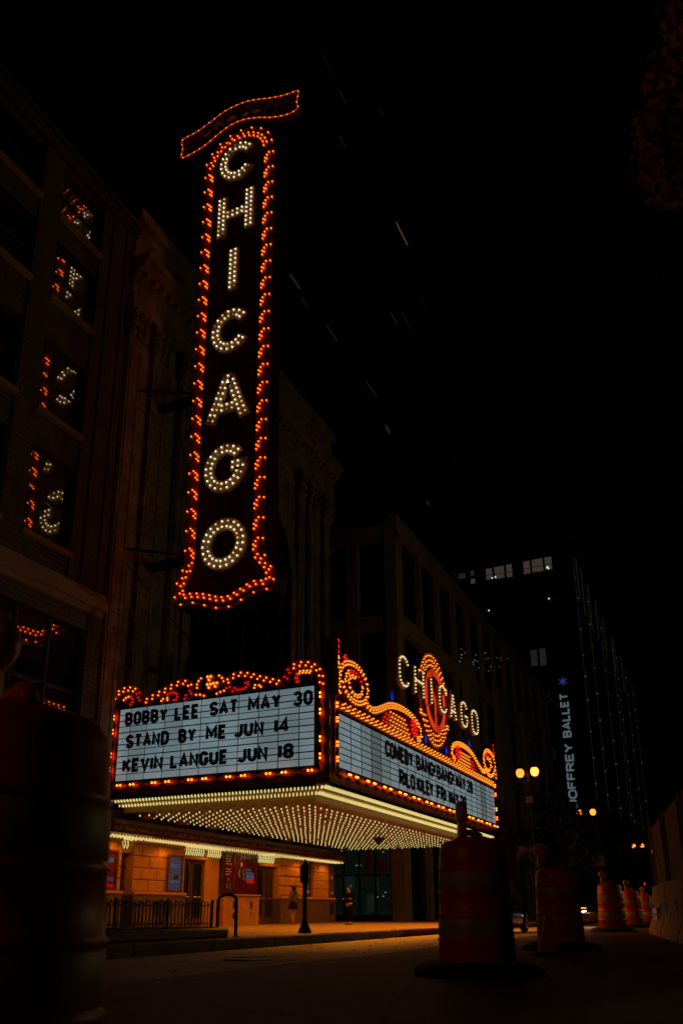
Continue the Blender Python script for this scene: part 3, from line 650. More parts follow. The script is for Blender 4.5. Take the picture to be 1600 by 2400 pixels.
# ---- scrollwork helper
def scroll(path, wd, fm, name, m, parent, d=.14, rows=(-.25, .25), step=.2, bm=M_BULBY, br=.029, closed=False, bulb_red=None):
    o = MB().stroke(path, wd, fm, .0, d, closed).build(name, m, parent)
    w0 = wd(.5) if callable(wd) else wd
    e = MB()
    for s in (-1, 1):
        off = [(a, b) for a, b in zip(*[sample(path, .09, closed, s * w0 * .5)] * 2)]
        if len(off) > 2: e.tube([fm(u, v, d + .012) for u, v in [q[0] for q in off]], .016, 5, closed)
    e.build('rim', m, o)
    pts = []; red = []
    for ri, r in enumerate(rows):
        q = sample(path, step, closed, r * w0, .5 + .25 * (ri % 2))
        for i, (u, v) in enumerate(q):
            (red if bulb_red and bulb_red(i / len(q)) else pts).append(fm(u, v, d + br * .7))
    bulbs(pts, br, 'bulb_string', bm, o); bulbs(red, br, 'bulb_string', M_BULBR, o)
    return o
def plate(poly, fm, name, m, parent, d=.1): return MB().prism(poly, fm, 0, d).build(name, m, parent)
# ---- scrollwork on the side face (traced in the face plane, mirrored where symmetric)
def s5(pts): return smooth([(lambda p: (p.x, p.z))(P(240 + a * .17857, 1540 + b * .17857, Y=YM)) for a, b in pts], 5)
def s6(pts): return smooth([(lambda p: (p.x, p.z))(P(500 + a * .19133, 1520 + b * .19133, Y=YM)) for a, b in pts], 5)
plate([(-17.2, 6.86), (-17.2, 7.25), (-16.7, 7.3), (-16.2, 6.95), (-15.2, 7.15), (-14.5, 7.25), (-13.6, 7.3), (-12.6, 7.25), (-11.2, 6.98), (-10.9, 7.1), (-10.4, 7.28), (-9.95, 7.1), (-9.95, 6.86)], lambda u, v, d: (u, YM + .3 - d, v), 'crest_backing', mat('crest_red', (.32, .03, .008), .4, var=.4, scale=4), MQ, .12)
scroll(s5([(160, 760), (158, 690), (170, 620), (210, 530), (280, 465), (360, 435), (440, 440), (500, 475), (525, 540), (500, 590)]), .235, LF, 'scroll', M_RED, MQ, .13, (-.22, .22), .22, bulb_red=lambda t: t > .74)
scroll(s5([(300, 590), (345, 545), (400, 530), (430, 570), (415, 620), (380, 640)]), .15, LF, 'scroll', M_ORG, MQ, .10, (0,), .1, bulb_red=lambda t: t > .3)
scroll(s5([(565, 605), (640, 575), (740, 510), (830, 470), (920, 415), (1020, 365), (1110, 345), (1180, 380), (1200, 450), (1160, 520), (1090, 550)]), .225, LF, 'scroll', M_RED, MQ, .13, (-.22, .22), .24, bulb_red=lambda t: t > .74)
scroll(s5([(870, 510), (940, 480), (1000, 490), (1010, 560), (950, 575)]), .14, LF, 'scroll', M_RED, MQ, .10, (0,), .1, M_BULBR)
for a in ([(790, 600), (840, 545)], [(885, 590), (880, 530)]):
    scroll(s5(a), .15, LF, 'petal', M_ORG, MQ, .1, (0,), .1)
scroll(s5([(1340, 275), (1290, 330), (1265, 400), (1285, 430)]), .11, LF, 'leaf', M_ORG, MQ, .1, (0,), .13)
scroll(s5([(1230, 510), (1310, 505), (1385, 528)]), .10, LF, 'leaf', M_ORG, MQ, .1, (0,), .13)
for a, b in ((1440, 288), (1437, 388), (1520, 372)):
    p = P(240 + a * .17857, 1540 + b * .17857, Y=YM); MB().lathe([(.165, 0), (.165, .1), (.14, .14), (0, .145)], (p.x, YM, p.z), 18, 1, 1, 'y')
    bo = MB().lathe([(.165, .0), (.165, -.1), (.14, -.14), (.01, -.145)], (p.x, YM, p.z), 18, ax='y').build('boss', M_ORG, MQ)
    bulbs([LF(p.x + .07 * math.cos(k * 2.1 + .5), p.z + .07 * math.sin(k * 2.1 + .5), .17) for k in range(3)], .04, 'bulb_string', M_BULBY, bo)
scroll(s6([(75, 330), (120, 360), (150, 400), (155, 440)]), .11, LF, 'leaf', M_ORG, MQ, .1, (0,), .13)
scroll(s6([(45, 575), (105, 545), (180, 520)]), .10, LF, 'leaf', M_ORG, MQ, .1, (0,), .13)
scroll(s6([(870, 430), (800, 425), (720, 400), (620, 380), (500, 345), (400, 330), (300, 340), (220, 400), (195, 460), (230, 510), (310, 520)]), .225, LF, 'scroll', M_RED, MQ, .13, (-.22, .22), .24, bulb_red=lambda t: t > .8)
scroll(s6([(300, 520), (400, 500), (460, 430), (440, 420), (400, 440)]), .14, LF, 'scroll', M_RED, MQ, .10, (0,), .1, M_BULBR)
for a in ([(520, 510), (540, 440)], [(615, 490), (575, 450)]):
    scroll(s6(a), .15, LF, 'petal', M_ORG, MQ, .1, (0,), .1)
scroll(s6([(915, 430), (920, 350), (970, 265), (1050, 215), (1150, 200), (1240, 220), (1310, 275), (1345, 350), (1350, 420), (1348, 470)]), .235, LF, 'scroll', M_RED, MQ, .13, (-.22, .22), .23, bulb_red=lambda t: t < .12)
scroll(s6([(1230, 300), (1150, 295), (1060, 310), (1040, 370), (1060, 430)]), .15, LF, 'scroll', M_RED, MQ, .10, (-.2, .2), .12, bulb_red=lambda t: t > .45)
# ---- crest on the street face
YC = 29.72
mir = lambda pts: [(2 * YC - u, v) for u, v in pts]
crest = plate([(20.8, 6.7), (20.8, 7.3), (21.6, 7.66), (22.5, 7.6), (23.0, 7.1), (23.5, 6.78), (25.2, 7.1), (27.5, 7.2), (28.2, 7.6), (31.24, 7.6), (31.94, 7.2), (34.24, 7.1), (35.94, 6.78), (36.44, 7.1), (36.94, 7.6), (37.84, 7.66), (38.64, 7.3), (38.64, 6.7)], lambda u, v, d: (XM - .35 + d, u, v), 'crest_backing', mat('crest_red', (.32, .03, .008), .4, var=.4, scale=4), MQ, .33)
bx(-10.08, 20.72, 6.73, XM - .03, 20.99, 8.2).build('pylon', M_DKRED, MQ)
bx(-10.08, 38.45, 6.73, XM - .03, 38.72, 8.2).build('pylon', M_DKRED, MQ)
def spiral(c, rx, rz, a0, turns, k, n=44): return [(c[0] + (rx * (1 - k * i / n)) * math.cos(math.radians(a0 - 360 * turns * i / n)), c[1] + (rz * (1 - k * i / n)) * math.sin(math.radians(a0 - 360 * turns * i / n))) for i in range(n + 1)]
for fl in (lambda q: q, mir):
    s1 = [(20.86, 6.45), (20.84, 6.75)] + spiral((21.95, 7.07), 1.08, .62, 190, 1.0, .12, 30)
    scroll(fl(s1), .2, FF, 'scroll', M_RED, MQ, .16, (-.25, .25), .18)
    scroll(fl(spiral((22.05, 7.06), .72, .44, 200, 1.35, .45, 30)), .17, FF, 'scroll', M_RED, MQ, .12, (-.22, .22), .2, bulb_red=lambda t: .15 < t < .42)
    scroll(fl([(20.86, 7.0), (20.87, 7.6), (20.88, 8.2)]), lambda t: .16 - .08 * t, FF, 'finial', M_RED, MQ, .12, (-.2, .2), .17, bulb_red=lambda t: t > .45)
    ball = fl([(21.18, 7.68)])[0]; b0 = MB().ico(FF(*ball, .1), .13, (1, 1, 1), 1).build('boss', M_RED, MQ, True)
    bulbs([FF(ball[0] + .07 * math.cos(k * 1.6), ball[1] + .07 * math.sin(k * 1.6), .21) for k in range(4)], .04, 'bulb_string', M_BULBR, b0)
    tail = smooth([(22.55, 6.70), (22.9, 6.58), (23.35, 6.55), (24.0, 6.74), (24.7, 7.0), (25.4, 7.13), (26.2, 7.17), (27.0, 7.1), (27.6, 6.93), (27.9, 6.68), (27.75, 6.45), (27.4, 6.40)], 5)
    scroll(fl(tail), .25, FF, 'scroll', M_RED, MQ, .18, (-.3, .02, .32), .22)
    leaf = [(24.15, 6.48), (24.6, 6.72), (25.2, 6.92), (26.0, 7.0), (26.8, 6.95), (27.35, 6.8), (27.6, 6.6), (27.3, 6.38), (26.2, 6.34), (25.3, 6.34)]
    lf = plate(fl(leaf), FF, 'leaf', M_RED, MQ, .1); yb, rb = [], []
    for i in range(12):
        for j in range(4):
            u = 24.35 + i * .27 + .13 * (j % 2); v = 6.43 + j * .145
            top = 6.48 + .5 * math.sin(min(1, (u - 24.15) / 3.2) * math.pi) ** .7
            if v < top - .02 and math.hypot(u - 27.1, v - 6.7) > .38: (rb if u < 24.95 else yb).append(FF(*fl([(u, v)])[0], .13))
    bulbs(yb, .029, 'bulb_string', M_BULBY, lf); bulbs(rb, .036, 'bulb_string', M_BULBR, lf)
    rc = fl([(27.08, 6.72)])[0]
    ro = MB().lathe([(.36, .0), (.36, .15), (.3, .2), (.01, .22)], (XM, rc[0], rc[1]), 20, ax='x').build('rosette', M_RED, MQ)
    bulbs([FF(rc[0] + q * math.cos(a * 6.283 / n + q * 3), rc[1] + q * math.sin(a * 6.283 / n + q * 3), .23) for q, n in ((.1, 4), (.2, 8), (.3, 12)) for a in range(n)], .036, 'bulb_string', M_BULBR, ro)
    for u, v in ((25.11, 7.42), (28.47, 6.56)):
        du = fl([(u, v)])[0]; MB().lathe([(.004, -.16), (.03, -.12), (.048, -.05), (.048, .02), (.03, .10), (.014, .16), (.003, .2)], FF(du[0], du[1], .16), 12).build('blue_drop', M_BLUE, MQ, True)
# bulb band over the street board
bb = bx(XM, 20.98, 6.05, XM + .1, 38.5, 6.36).build('bulb_band', M_RED, MQ)
pts = []
for i in range(int(17.3 / .36)):
    y = 21.1 + i * .36
    for q, (dy, dz) in enumerate(((0, .06), (.16, .10), (.08, .18), (.25, .25))): pts.append((XM + .13, y + dy, 6.05 + dz + .02))
bulbs(pts, .028, 'bulb_string', M_BULBY, bb)
# central oval medallion
def egg(k, n=48):
    out = []
    for i in range(n):
        a = 2 * math.pi * i / n; c, s = math.cos(a), math.sin(a)
        rx = 1.86 * k * (1 - .18 * max(0, s) ** 2 - .10 * max(0, -s)); out.append((YC + rx * c * abs(c) ** -.12 if c else YC, 8.32 + (1.9 if s > 0 else 1.86) * k * s))
    return out
ov = plate(egg(1.0), lambda u, v, d: (XM - .1 + d, u, v), 'medallion', M_RED, MQ, .2)
MB().tube([FF(u, v, .11) for u, v in egg(1.0)], .035, 6, True).build('rim', M_ORG, ov)
pts = []
for k in (.94, .84, .74):
    for u, v in sample(egg(k), .25, True, 0, .5 if k in (.94, .74) else .0):
        if math.hypot(u - YC, v - 8.3) > 1.3 and not (abs(v - 8.3) < .62 and .55 < abs(u - YC)): pts.append(FF(u, v, .14))
for s in (-1, 1):
    for v in (7.5, 7.62, 9.0, 9.12):
        pts.append(FF(YC + s * 1.55, v, .14)); pts.append(FF(YC + s * 1.68, v, .14))
bulbs(pts, .030, 'bulb_string', M_BULBY, ov)
circ = lambda r, n=40: [(YC + r * math.cos(2 * math.pi * i / n), 8.3 + r * math.sin(2 * math.pi * i / n)) for i in range(n)]
MB().prism(circ(1.0), FF, .1, .12).build('disc', M_BLACK, ov)
MB().stroke(circ(1.11), .26, FF, .1, .16, True).build('ring', M_DKRED, ov)
for r in (1.0, 1.07, 1.14, 1.21): MB().tube([FF(u, v, .2) for u, v in circ(r)], .019, 6, True).build('neon_tube', M_NEON, ov)
for a in (127, 53, 270):
    ca, sa = math.cos(math.radians(a)), math.sin(math.radians(a)); p = [(YC, 8.22), (YC + 1.0 * ca, 8.3 + 1.0 * sa)]
    MB().stroke(p, .15, FF, .12, .15).build('emblem_arm', M_RED, ov)
    for o_ in (-.045, .045): MB().tube([FF(p[0][0] - sa * o_, p[0][1] + ca * o_, .19), FF(p[1][0] - sa * o_, p[1][1] + ca * o_, .19)], .017, 6).build('neon_tube', M_NEON, ov)
# open-air letters CHICAGO on the crest
FL = lambda u, v, d: (XM + .38 + d, u, v)
for ch, uc, wd in (('C', 25.42, .86), ('H', 26.98, .86), ('I', 28.32, 0), ('C', 29.70, .82), ('A', 31.02, .72), ('G', 32.56, .82), ('O', 34.17, .9)):
    st = .17; h = 1.2; v = 7.73
    lo = letter(ch, uc - wd / 2, wd, v, h, st, FL, 0, .1, 'letter', mat('ochre_enamel', (.55, .30, .06), .45, var=.2), MQ); pts = []
    for pl, cl in GL[ch][1]: pts += [FL(a, b, .135) for a, b in sample([(uc - wd / 2 + x * wd, v + st / 2 + y * (h - st)) for x, y in pl], .135, bool(cl))]
    bulbs(pts, .034, 'bulb_string', emit('bulb_cream', (1, .80, .40), .95), lo)
    MB().tube([(XM - .1, uc, 7.3), (XM + .38, uc, 7.9)], .02, 5).build('stay', M_DARKMET, lo)
# ---- underside: two coves of bulbs, then the bulb soffit
LIPS = ((.0, .36, 3.86), (.38, .74, 3.76))
for d0, d1, z in LIPS:
    cv = MB().box(XL, YM + d0, z, XM - d0, YM + d1, z + .06).build('cove', M_GOLD, MQ); pts = []
    bx(XM - d1, YM + d1 + .002, z, XM - d0, YR, z + .06).build('cove', M_GOLD, MQ)
    bx(XL, YM + d1, z - .07, XM - d1, YM + d1 + .02, z + .0).build('cove_lip', M_GOLD, MQ); bx(XM - d1 - .02, YM + d1 + .022, z - .07, XM - d1, YR, z).build('cove_lip', M_GOLD, MQ)
    n = int((XM - XL - d0) / .12)
    for i in range(n):
        for r in (.09, .22): pts.append((XL + .05 + i * .12 + (r > .1) * .05, YM + d0 + r, z - .05))
    n = int((YR - YM - d0) / .12)
    for i in range(n):
        for r in (.09, .22): pts.append((XM - d0 - r, YM + d0 + .05 + i * .12 + (r > .1) * .05, z - .05))
    bulbs(pts, .027, 'bulb_string', M_BULB, cv, (1, 1, 1.8))
ZS = 3.52
so = bx(XL, YM + .78, ZS, XM - .78, YR, ZS + .1).build('soffit', M_SOFFIT, MQ)
bx(XL, YM + .76, ZS, XM - .76, YM + .78, 3.76).build('cove_lip', M_GOLD, MQ); bx(XM - .78, YM + .78, ZS, XM - .76, YR, 3.76).build('cove_lip', M_GOLD, MQ)
pts = []; sk = MB()
for i in range(17):
    for j in range(46):
        x = -16.85 + i * .38; y = 21.42 + j * .38
        if y > YR - .1 or x > XM - .9: continue
        if random.random() < .006: continue
        x += random.gauss(0, .006); y += random.gauss(0, .006)
        pts.append((x, y, ZS - .09)); sk.box(x - .018, y - .018, ZS - .055, x + .018, y + .018, ZS)
dimp = [p for p in pts if random.random() < .07]; ds_ = set(dimp)
bulbs([p for p in pts if p not in ds_], .029, 'bulb_string', M_BULB, so, (1, 1, 1.25)); bulbs(dimp, .029, 'bulb_string', M_BULBI, so, (1, 1, 1.25)); sk.build('sockets', M_GOLD, so, kind='stuff')
for k in range(9):
    y = 21.9 + k * 1.95; MB().lathe([(.02, -.16), (.18, -.14), (.26, -.08), (.28, 0)], (-17.0, y, ZS), 18, 1, 1.5).build('downlight', M_BRONZE, MQ, True)
MB().lathe([(.015, -.42), (.2, -.2), (.24, -.12), (.06, -.1), (.05, 0)], (-12.9, 32.0, ZS), 14).build('siren', M_DARKMET, MQ)
# inner canopy over the doors
XI = -17.22
fa = MB()
for k, (p, z0, z1) in enumerate(((.0, 2.9, 2.98), (.07, 2.98, 3.06), (.02, 3.06, 3.15), (.10, 3.15, 3.23), (.03, 3.23, 3.3))): fa.box(XI - .1, 20.6, z0, XI + p, 38.25, z1)
fa = fa.build('inner_fascia', M_BRONZE, MQ)
orn = MB()
for i in range(150):
    y = 20.7 + i * .117; orn.ico((XI + .05 + .03 * (i % 2), y, 3.02 + .16 * (i % 3) / 2 + random.uniform(-.02, .02)), .055, (.6, 1, 1), 0)
orn.build('ornament', M_BRONZE, fa, kind='stuff')
ic = bx(XD - .4, 20.6, 2.88, XI, 38.25, 2.94).build('inner_ceiling', M_GOLD, MQ)
pts = []
for y0, y1, xb in ((20.65, 22.0, XG), (22.0, 22.6, XD), (22.6, 25.55, XG), (25.55, 28.15, XD), (28.15, 31.05, XG), (31.05, 32.7, XD), (32.7, 38.2, XG)):
    y = y0 + .08
    while y < y1:
        x = XI - .07
        while x > xb + .06: pts.append((x, y, 2.80)); x -= .19
        y += .165
for y0, y1, xb in ((22.0, 22.6, XD), (25.55, 27.2, XD), (27.2, 28.2, XD + .06), (31.05, 32.7, XD)):
    y = y0 + .08
    while y < y1 - .04: pts += [(xb + .09, y, 2.72), (xb + .07, y + .04, 2.63), (xb + .06, y, 2.55)]; y += .14
bulbs(pts, .028, 'bulb_string', M_BULB, ic, (1, 1, 1.9))
for y0, y1 in ((22.7, 25.5), (29.0, 30.9), (33.4, 36.0)): bx(XI - .05, y0, 2.84, XI - .02, y1, 2.875).build('red_trim', M_PR, ic)
# light thrown down by the bulb fields (many bulbs gathered into a grid of lamps)
WARM = (1.0, .31, .016)
for x in (-16.0, -13.6, -11.3):
    for y in (22.0, 25.2, 28.4, 31.6, 34.8, 37.8): light_spot('soffit_light', (x, y, 3.3), 140 if x > -12 else 60, WARM, ang=160, blend=.5, radius=.12)
for y in (22.0, 25.2, 28.4, 31.6, 34.8, 37.8): light_spot('lip_light', (-9.95, y, 3.6), 250, WARM, d=(.1, 0, -1), ang=146, blend=.3, radius=.1)
for y in (21.4, 24.1, 26.9, 29.4, 31.9, 34.3, 37.0): light_spot('canopy_light', (-17.45, y, 2.7), 17, WARM, ang=170, blend=.5, radius=.08)
# ================================================================== tall vertical sign
YS = 21.0
BS = thing('blade_sign', 'tall vertical red sign with bulb letters reading downward and bulb-lit border', 'sign', (-13.85, YS + .4, 10))
SF = lambda u, v, d: (u, YS - d, v)
half = lambda s: s
outl = [(-15.42, 29.0)] + [(-13.87 + 1.55 * math.cos(math.radians(a)), 28.9 + 1.35 * math.sin(math.radians(a))) for a in range(175, 4, -10)] + [(-12.32, 28.8), (-12.18, 11.75), (-12.1, 11.35), (-11.86, 11.0), (-11.8, 10.7), (-11.84, 10.15), (-12.4, 10.18), (-12.9, 10.02), (-13.3, 9.82), (-13.75, 9.78), (-14.2, 9.9), (-14.7, 10.08), (-15.2, 10.2), (-15.64, 10.22), (-15.64, 10.95), (-15.5, 11.25), (-15.32, 11.75)]
MB().prism(outl, SF, -.75, 0).build('panel', M_DKRED, BS)
MB().tube([SF(u, v, .02) for u, v in outl], .03, 5, True).build('edge_trim', M_DARKMET, BS)
zl = [28.62, 26.05, 23.40, 20.66, 17.84, 15.0, 12.13]
cx0 = -13.86
for ch, zc in zip('CHICAGO', zl):
    h = 1.87; st = .425
    wd = {'C': 1.27, 'H': 1.22, 'I': 0.0, 'A': 1.3, 'G': 1.3, 'O': 1.38}[ch]; u = cx0 - wd / 2 + (.02 if zc > 14 else .08); v = zc - h / 2
    if ch in 'COG':                                     # round letters
        R, rz = (wd / 2, (h - st) / 2); c0 = (u + wd / 2, zc)
        if ch == 'C': pls = [(arc(c0[0], c0[1], R, rz, 33, 327, 26), 0)]
        elif ch == 'O': pls = [(arc(c0[0], c0[1], R, rz, 0, 348, 29), 1)]
        else: pls = [(arc(c0[0], c0[1], R, rz, 36, 350, 28) + [(c0[0] + R, zc + .02), (c0[0] + .22, zc + .02)], 0)]
    else: pls = [([(u + x * wd, v + st / 2 + y * (h - st)) for x, y in pl], cl) for pl, cl in GL[ch][1]]
    if ch == 'H': pls = [([(u, v), (u, v + h)], 0), ([(u + wd, v), (u + wd, v + h)], 0), ([(u + .19, zc), (u + wd - .19, zc)], 0)]
    if ch == 'I': pls = [([(u, v), (u, v + h)], 0)]
    if ch == 'A': pls = [([(u - .05, v), (u + wd / 2 - .07, v + h - .2), (u + wd / 2 + .07, v + h - .2), (u + wd + .05, v)], 0), ([(u + .33, v + .5), (u + wd - .33, v + .5)], 0)]
    b = MB(); e = MB(); pts = []
    for k, (pl, cl) in enumerate(pls):
        b.stroke(pl, st * (.92 if k == 2 or (ch == 'A' and k == 1) else 1), SF, .0, .10 + .002 * k, bool(cl))
        for s in (-1, 1): pts += [SF(a, c, .13) for a, c in sample(pl, .215, bool(cl), s * st * .235, .5)]
    lo = b.build('letter', M_CREAM, BS)
    cls = {0: [], 1: [], 2: []}
    for p in pts: q_ = random.random(); cls[2 if q_ < .05 else (1 if q_ < .2 else 0)].append(p)
    for k_, m_ in ((0, M_BULBW), (1, M_BULBV), (2, M_BULBD)): bulbs(cls[k_], .027, 'bulb_string', m_, lo)
# border troughs with chasing bulbs
def trough(path, wd, name='trough', d=.05):
    return MB().stroke(path, wd, SF, .0, d).build(name, M_ORG, BS)
def side(x_in, x_out, z0, z1):
    t = trough([(x_in, z0), (x_in + (.03 if x_in < -14 else -.03) * -1, z1)], .27); t2 = trough([(x_out, z0), (x_out + (.03 if x_in < -14 else -.03) * -1, z1)], .10)
    p1, p2 = [], []; z = z0 + .1; sg = 1 if x_out > x_in else -1; k = 0
    while z < z1 - .05:
        f = (z - z0) / (z1 - z0); sh = (.03 if x_in < -14 else -.03) * -f
        for dx, dz in ((-.10, 0), (-.10, .17), (-.02, .10), (-.02, .28), (.07, .38)):
            if z + dz < z1: p1.append(SF(x_in + sg * dx + sh, z + dz, .085))
        p2.append(SF(x_out + sh, z + .33, .085)); z += .74; k += 1
    bulbs(p1, .029, 'bulb_string', M_BULBO, t); bulbs(p2, .029, 'bulb_string', M_BULBO, t2)
    for x in (x_in - .15, x_in + .15): MB().tube([SF(x, z0, .05), SF(x + (.03 if x_in < -14 else -.03) * -1, z1, .05)], .014, 5).build('rim', M_RED, t)
side(-15.05, -15.30, 11.75, 28.75); side(-12.52, -12.27, 11.6, 28.6)
for rr, wd in ((.0, .26), (.29, .10)):
    pa = [(-13.83 + (1.24 + rr) * math.cos(math.radians(a)), 28.72 + (1.12 + rr) * math.sin(math.radians(a))) for a in range(178, 0, -8)]
    t = trough(pa, wd); pts = []
    for off in ((-.07, .07) if rr == 0 else (0,)): pts += [SF(u, v, .085) for u, v in sample(pa, .24 if rr == 0 else .5, False, off, .3 if off > 0 else .7)]
    bulbs(pts, .028, 'bulb_string', M_BULBO, t)
def lower(path, wd, step, offs):
    path = smooth(path, 5); t = trough(path, wd); bulbs([SF(u, v, .085) for o_ in offs for u, v in sample(path, step, False, o_, .3 if o_ > 0 else .6)], .029, 'bulb_string', M_BULBO, t)
lower([(-15.05, 11.75), (-15.08, 11.45), (-15.28, 11.2), (-15.34, 10.95), (-15.33, 10.55), (-14.9, 10.50), (-14.4, 10.38), (-13.9, 10.2), (-13.5, 10.17), (-13.1, 10.32), (-12.6, 10.52), (-12.1, 10.5), (-12.08, 10.9), (-12.3, 11.2), (-12.5, 11.45), (-12.52, 11.6)], .24, .26, (-.06, .06))
lower([(-15.3, 11.75), (-15.38, 11.4), (-15.55, 11.1), (-15.58, 10.3), (-15.0, 10.26), (-14.4, 10.06), (-13.8, 9.86), (-13.3, 9.9), (-12.8, 10.12), (-12.3, 10.26), (-11.9, 10.24), (-11.87, 10.8), (-12.1, 11.2), (-12.25, 11.6)], .1, .5, (0,))
# ribbon on top
rt = [(-16.56, 30.82), (-16.45, 30.99), (-15.9, 31.02), (-15.49, 31.12), (-14.95, 31.30), (-14.51, 31.44), (-13.95, 31.47), (-13.40, 31.40), (-12.9, 31.22), (-12.41, 31.02), (-12.0, 30.88), (-11.68, 30.80), (-11.4, 30.76), (-11.22, 30.76), (-11.12, 30.6)]
rbm = [(-11.2, 30.2), (-11.14, 29.86), (-11.31, 29.74), (-11.6, 29.74), (-11.95, 29.83), (-12.4, 30.0), (-12.88, 30.26), (-13.52, 30.50), (-14.0, 30.55), (-14.36, 30.50), (-14.85, 30.32), (-15.28, 30.12), (-15.75, 30.0), (-16.26, 29.95), (-16.53, 30.02), (-16.48, 30.4)]
rp = rt + rbm
SR = lambda u, v, d: (u, YS - .12 - d, v)
rb_ = MB().prism(rp, SR, -.28, 0).build('ribbon', mat('ribbon_enamel', (.20, .03, .025), .45, var=.4, scale=1.5), BS)
for u_ in (-15.0, -12.9): MB().tube([(u_, YS + .2, 29.2), (u_, YS + .05, 30.4)], .07, 6).build('ribbon_stay', M_DARKMET, BS)
sp = smooth(rp + [rp[0]], 4)
MB().stroke(sp[:-1], .07, SR, .0, .04, True).build('trough', M_RED, rb_)
bulbs([SR(u, v, .055) for u, v in sample(sp[:-1], .27, True)], .022, 'bulb_string', M_BULBO, rb_)
MB().tube([SR(u, v, .05) for u, v in sp[:-1]], .015, 5, True).build('neon_tube', emit('neon_dim', (1.0, .10, .01), .35), rb_)
def rz(u):
    f = (u + 16.5) / 5.3; return 30.50 + .52 * math.sin(math.pi * min(1, max(0, f)) * .98) - .35 * max(0, f - .45)
M_DIML = mat('unlit_letter_tube', (.85, .72, .78), .4, var=.1)
for ch, uc in zip('CHASE', (-15.3, -14.72, -14.12, -13.52, -12.98)):
    sl_ = (rz(uc + .1) - rz(uc - .1)) / .2
    fm = (lambda uc, sl_: (lambda u, v, d: SR(u, v + (u - uc) * sl_, d)))(uc, sl_)
    wd = .3; letter(ch, uc - wd / 2, wd, rz(uc) - .27, .5, .07, fm, .0, .11, 'letter', M_DIML, rb_)
lc = (-12.38, 30.42)
for k in range(4):
    a = math.radians(45 + 90 * k); MB().stroke([(lc[0] + .30 * math.cos(a + d), lc[1] + .30 * math.sin(a + d)) for d in (-.55, -.05, .45, .65)], .1, SR, 0, .05).build('emblem', M_DIML, rb_)
# brackets and stays to the facade
for z in (18.68, 12.2):
    bx(XF + .2, 21.35, z - .22, -15.35, 21.6, z + .05).build('bracket', M_DARKMET, BS)
    MB().tube([(XF + .05, 20.0, z - .1 if z > 15 else z + .1), (-15.4, 21.3, z - .02)], .05, 6).build('stay', M_DARKMET, BS)
MB().tube([(-15.4, 21.5, 18.0), (-15.95, 21.5, 17.0)], .09, 6).build('stay', M_DARKMET, BS)
MB().tube([(-16.6, 21.6, 18.2), (-15.45, 21.5, 14.6)], .018, 5).build('cable', M_DARKMET, BS)
MB().tube([(XF + .1, 20.0, 12.0), (-16.8, 21.0, 11.0)], .025, 5).build('cable', M_DARKMET, BS)
MB().tube([(-15.9, 21.2, 9.9), (-13.4, 21.2, 7.2)], .025, 5).build('cable', M_DKRED, BS)
MB().tube([(-12.6, 21.2, 9.9), (-11.2, 21.2, 7.5)], .025, 5).build('cable', M_DKRED, BS)
MB().tube([(-13.8, 21.4, 9.8), (-13.8, 21.4, 6.9)], .12, 8).build('post', M_DARKMET, BS)
# ================================================================== buildings further down the street
XN, YN = -17.0, 46.0
B = thing('retail_building', 'glass and limestone store building beyond the alley right of the theatre', 'building', (-22, 70, 0))
bx(-36, YN + .6, 0, XN - .6, 98, 25.1).build('core', M_BLACK, B)
for x in (-17.4, -20.1, -23.2, -26.4): bx(x - .42, YN, 0 if x > -18 else 5.3, x + .4, YN + .58, 25.2).build('column', M_LIME, B)
for z in (5.3, 11.2, 17.6, 23.9): bx(-30, YN + .06, z, -17.0, YN + .56, z + 1.1).build('spandrel', M_LIME, B)
xs = [-29.5, -26.82, -26.0, -23.62, -22.8, -20.52, -19.7, -17.82]
for (a, b) in zip(xs[0::2], xs[1::2]):
    for z0, z1 in ((6.4, 11.2), (12.3, 17.6), (18.7, 23.9)):
        n = 2; w_ = (b - a) / n
        for k in range(n):
            for q in range(2):
                h_ = (z1 - z0) / 2; bx(a + k * w_ + .04, YN + .3, z0 + q * h_ + .04, a + (k + 1) * w_ - .04, YN + .33, z0 + (q + 1) * h_ - .04).build('pane', M_GLASSD, B)
# street level shop front of that building
M_SHOP = see_through('shop_glass', .12)
M_IN = mat('shop_interior', (.05, .055, .045), .8, emis=(.05, .066, .05), estr=.16, var=.5, scale=1.2)  # light inside is put in as a faint glow of this wall
bx(-30, YN + .5, 0, -17.82, YN + .55, 5.3).build('shop_interior', M_IN, B)
for k, x in enumerate([-26.0 + i * 1.02 for i in range(9)]):
    bx(x - .045, YN + .05, 0, x + .045, YN + .2, 5.3).build('shop_mullion', M_FRAME, B)
    if k < 8:
        bx(x + .05, YN + .1, .35, x + .97, YN + .13, 2.5).build('pane', M_SHOP, B); bx(x + .05, YN + .1, 2.6, x + .97, YN + .13, 5.25).build('pane', M_SHOP, B)
bx(-26, YN + .04, 2.5, -17.85, YN + .18, 2.6).build('shop_transom', M_FRAME, B); bx(-26, YN + .02, 0, -17.85, YN + .25, .34).build('shop_base', M_BLACK, B)
M_SIGNR = mat('shop_red_panel', (.2, .015, .02), .4, emis=(.3, .02, .025), estr=.10, var=.2)
bx(-18.9, YN + .3, 2.7, -18.2, YN + .34, 3.5).build('shop_sign', M_SIGNR, B); bx(-19.6, YN + .3, 2.7, -19.25, YN + .34, 4.9).build('shop_sign', M_SIGNR, B)
M_SPK = emit('shop_lamp', (.9, .95, 1.0), .8)
for x, z in ((-20.25, 3.12), (-20.1, 3.12), (-19.97, 3.12), (-21.2, 4.0), (-18.55, 4.25), (-18.5, 3.85), (-18.3, 4.05), (-20.6, 1.95), (-18.9, 1.3), (-18.55, 1.35), (-18.4, 1.55), (-20.45, 4.45)):
    bx(x, YN + .4, z, x + .06, YN + .44, z + .05).build('shop_lamp', M_SPK, B)
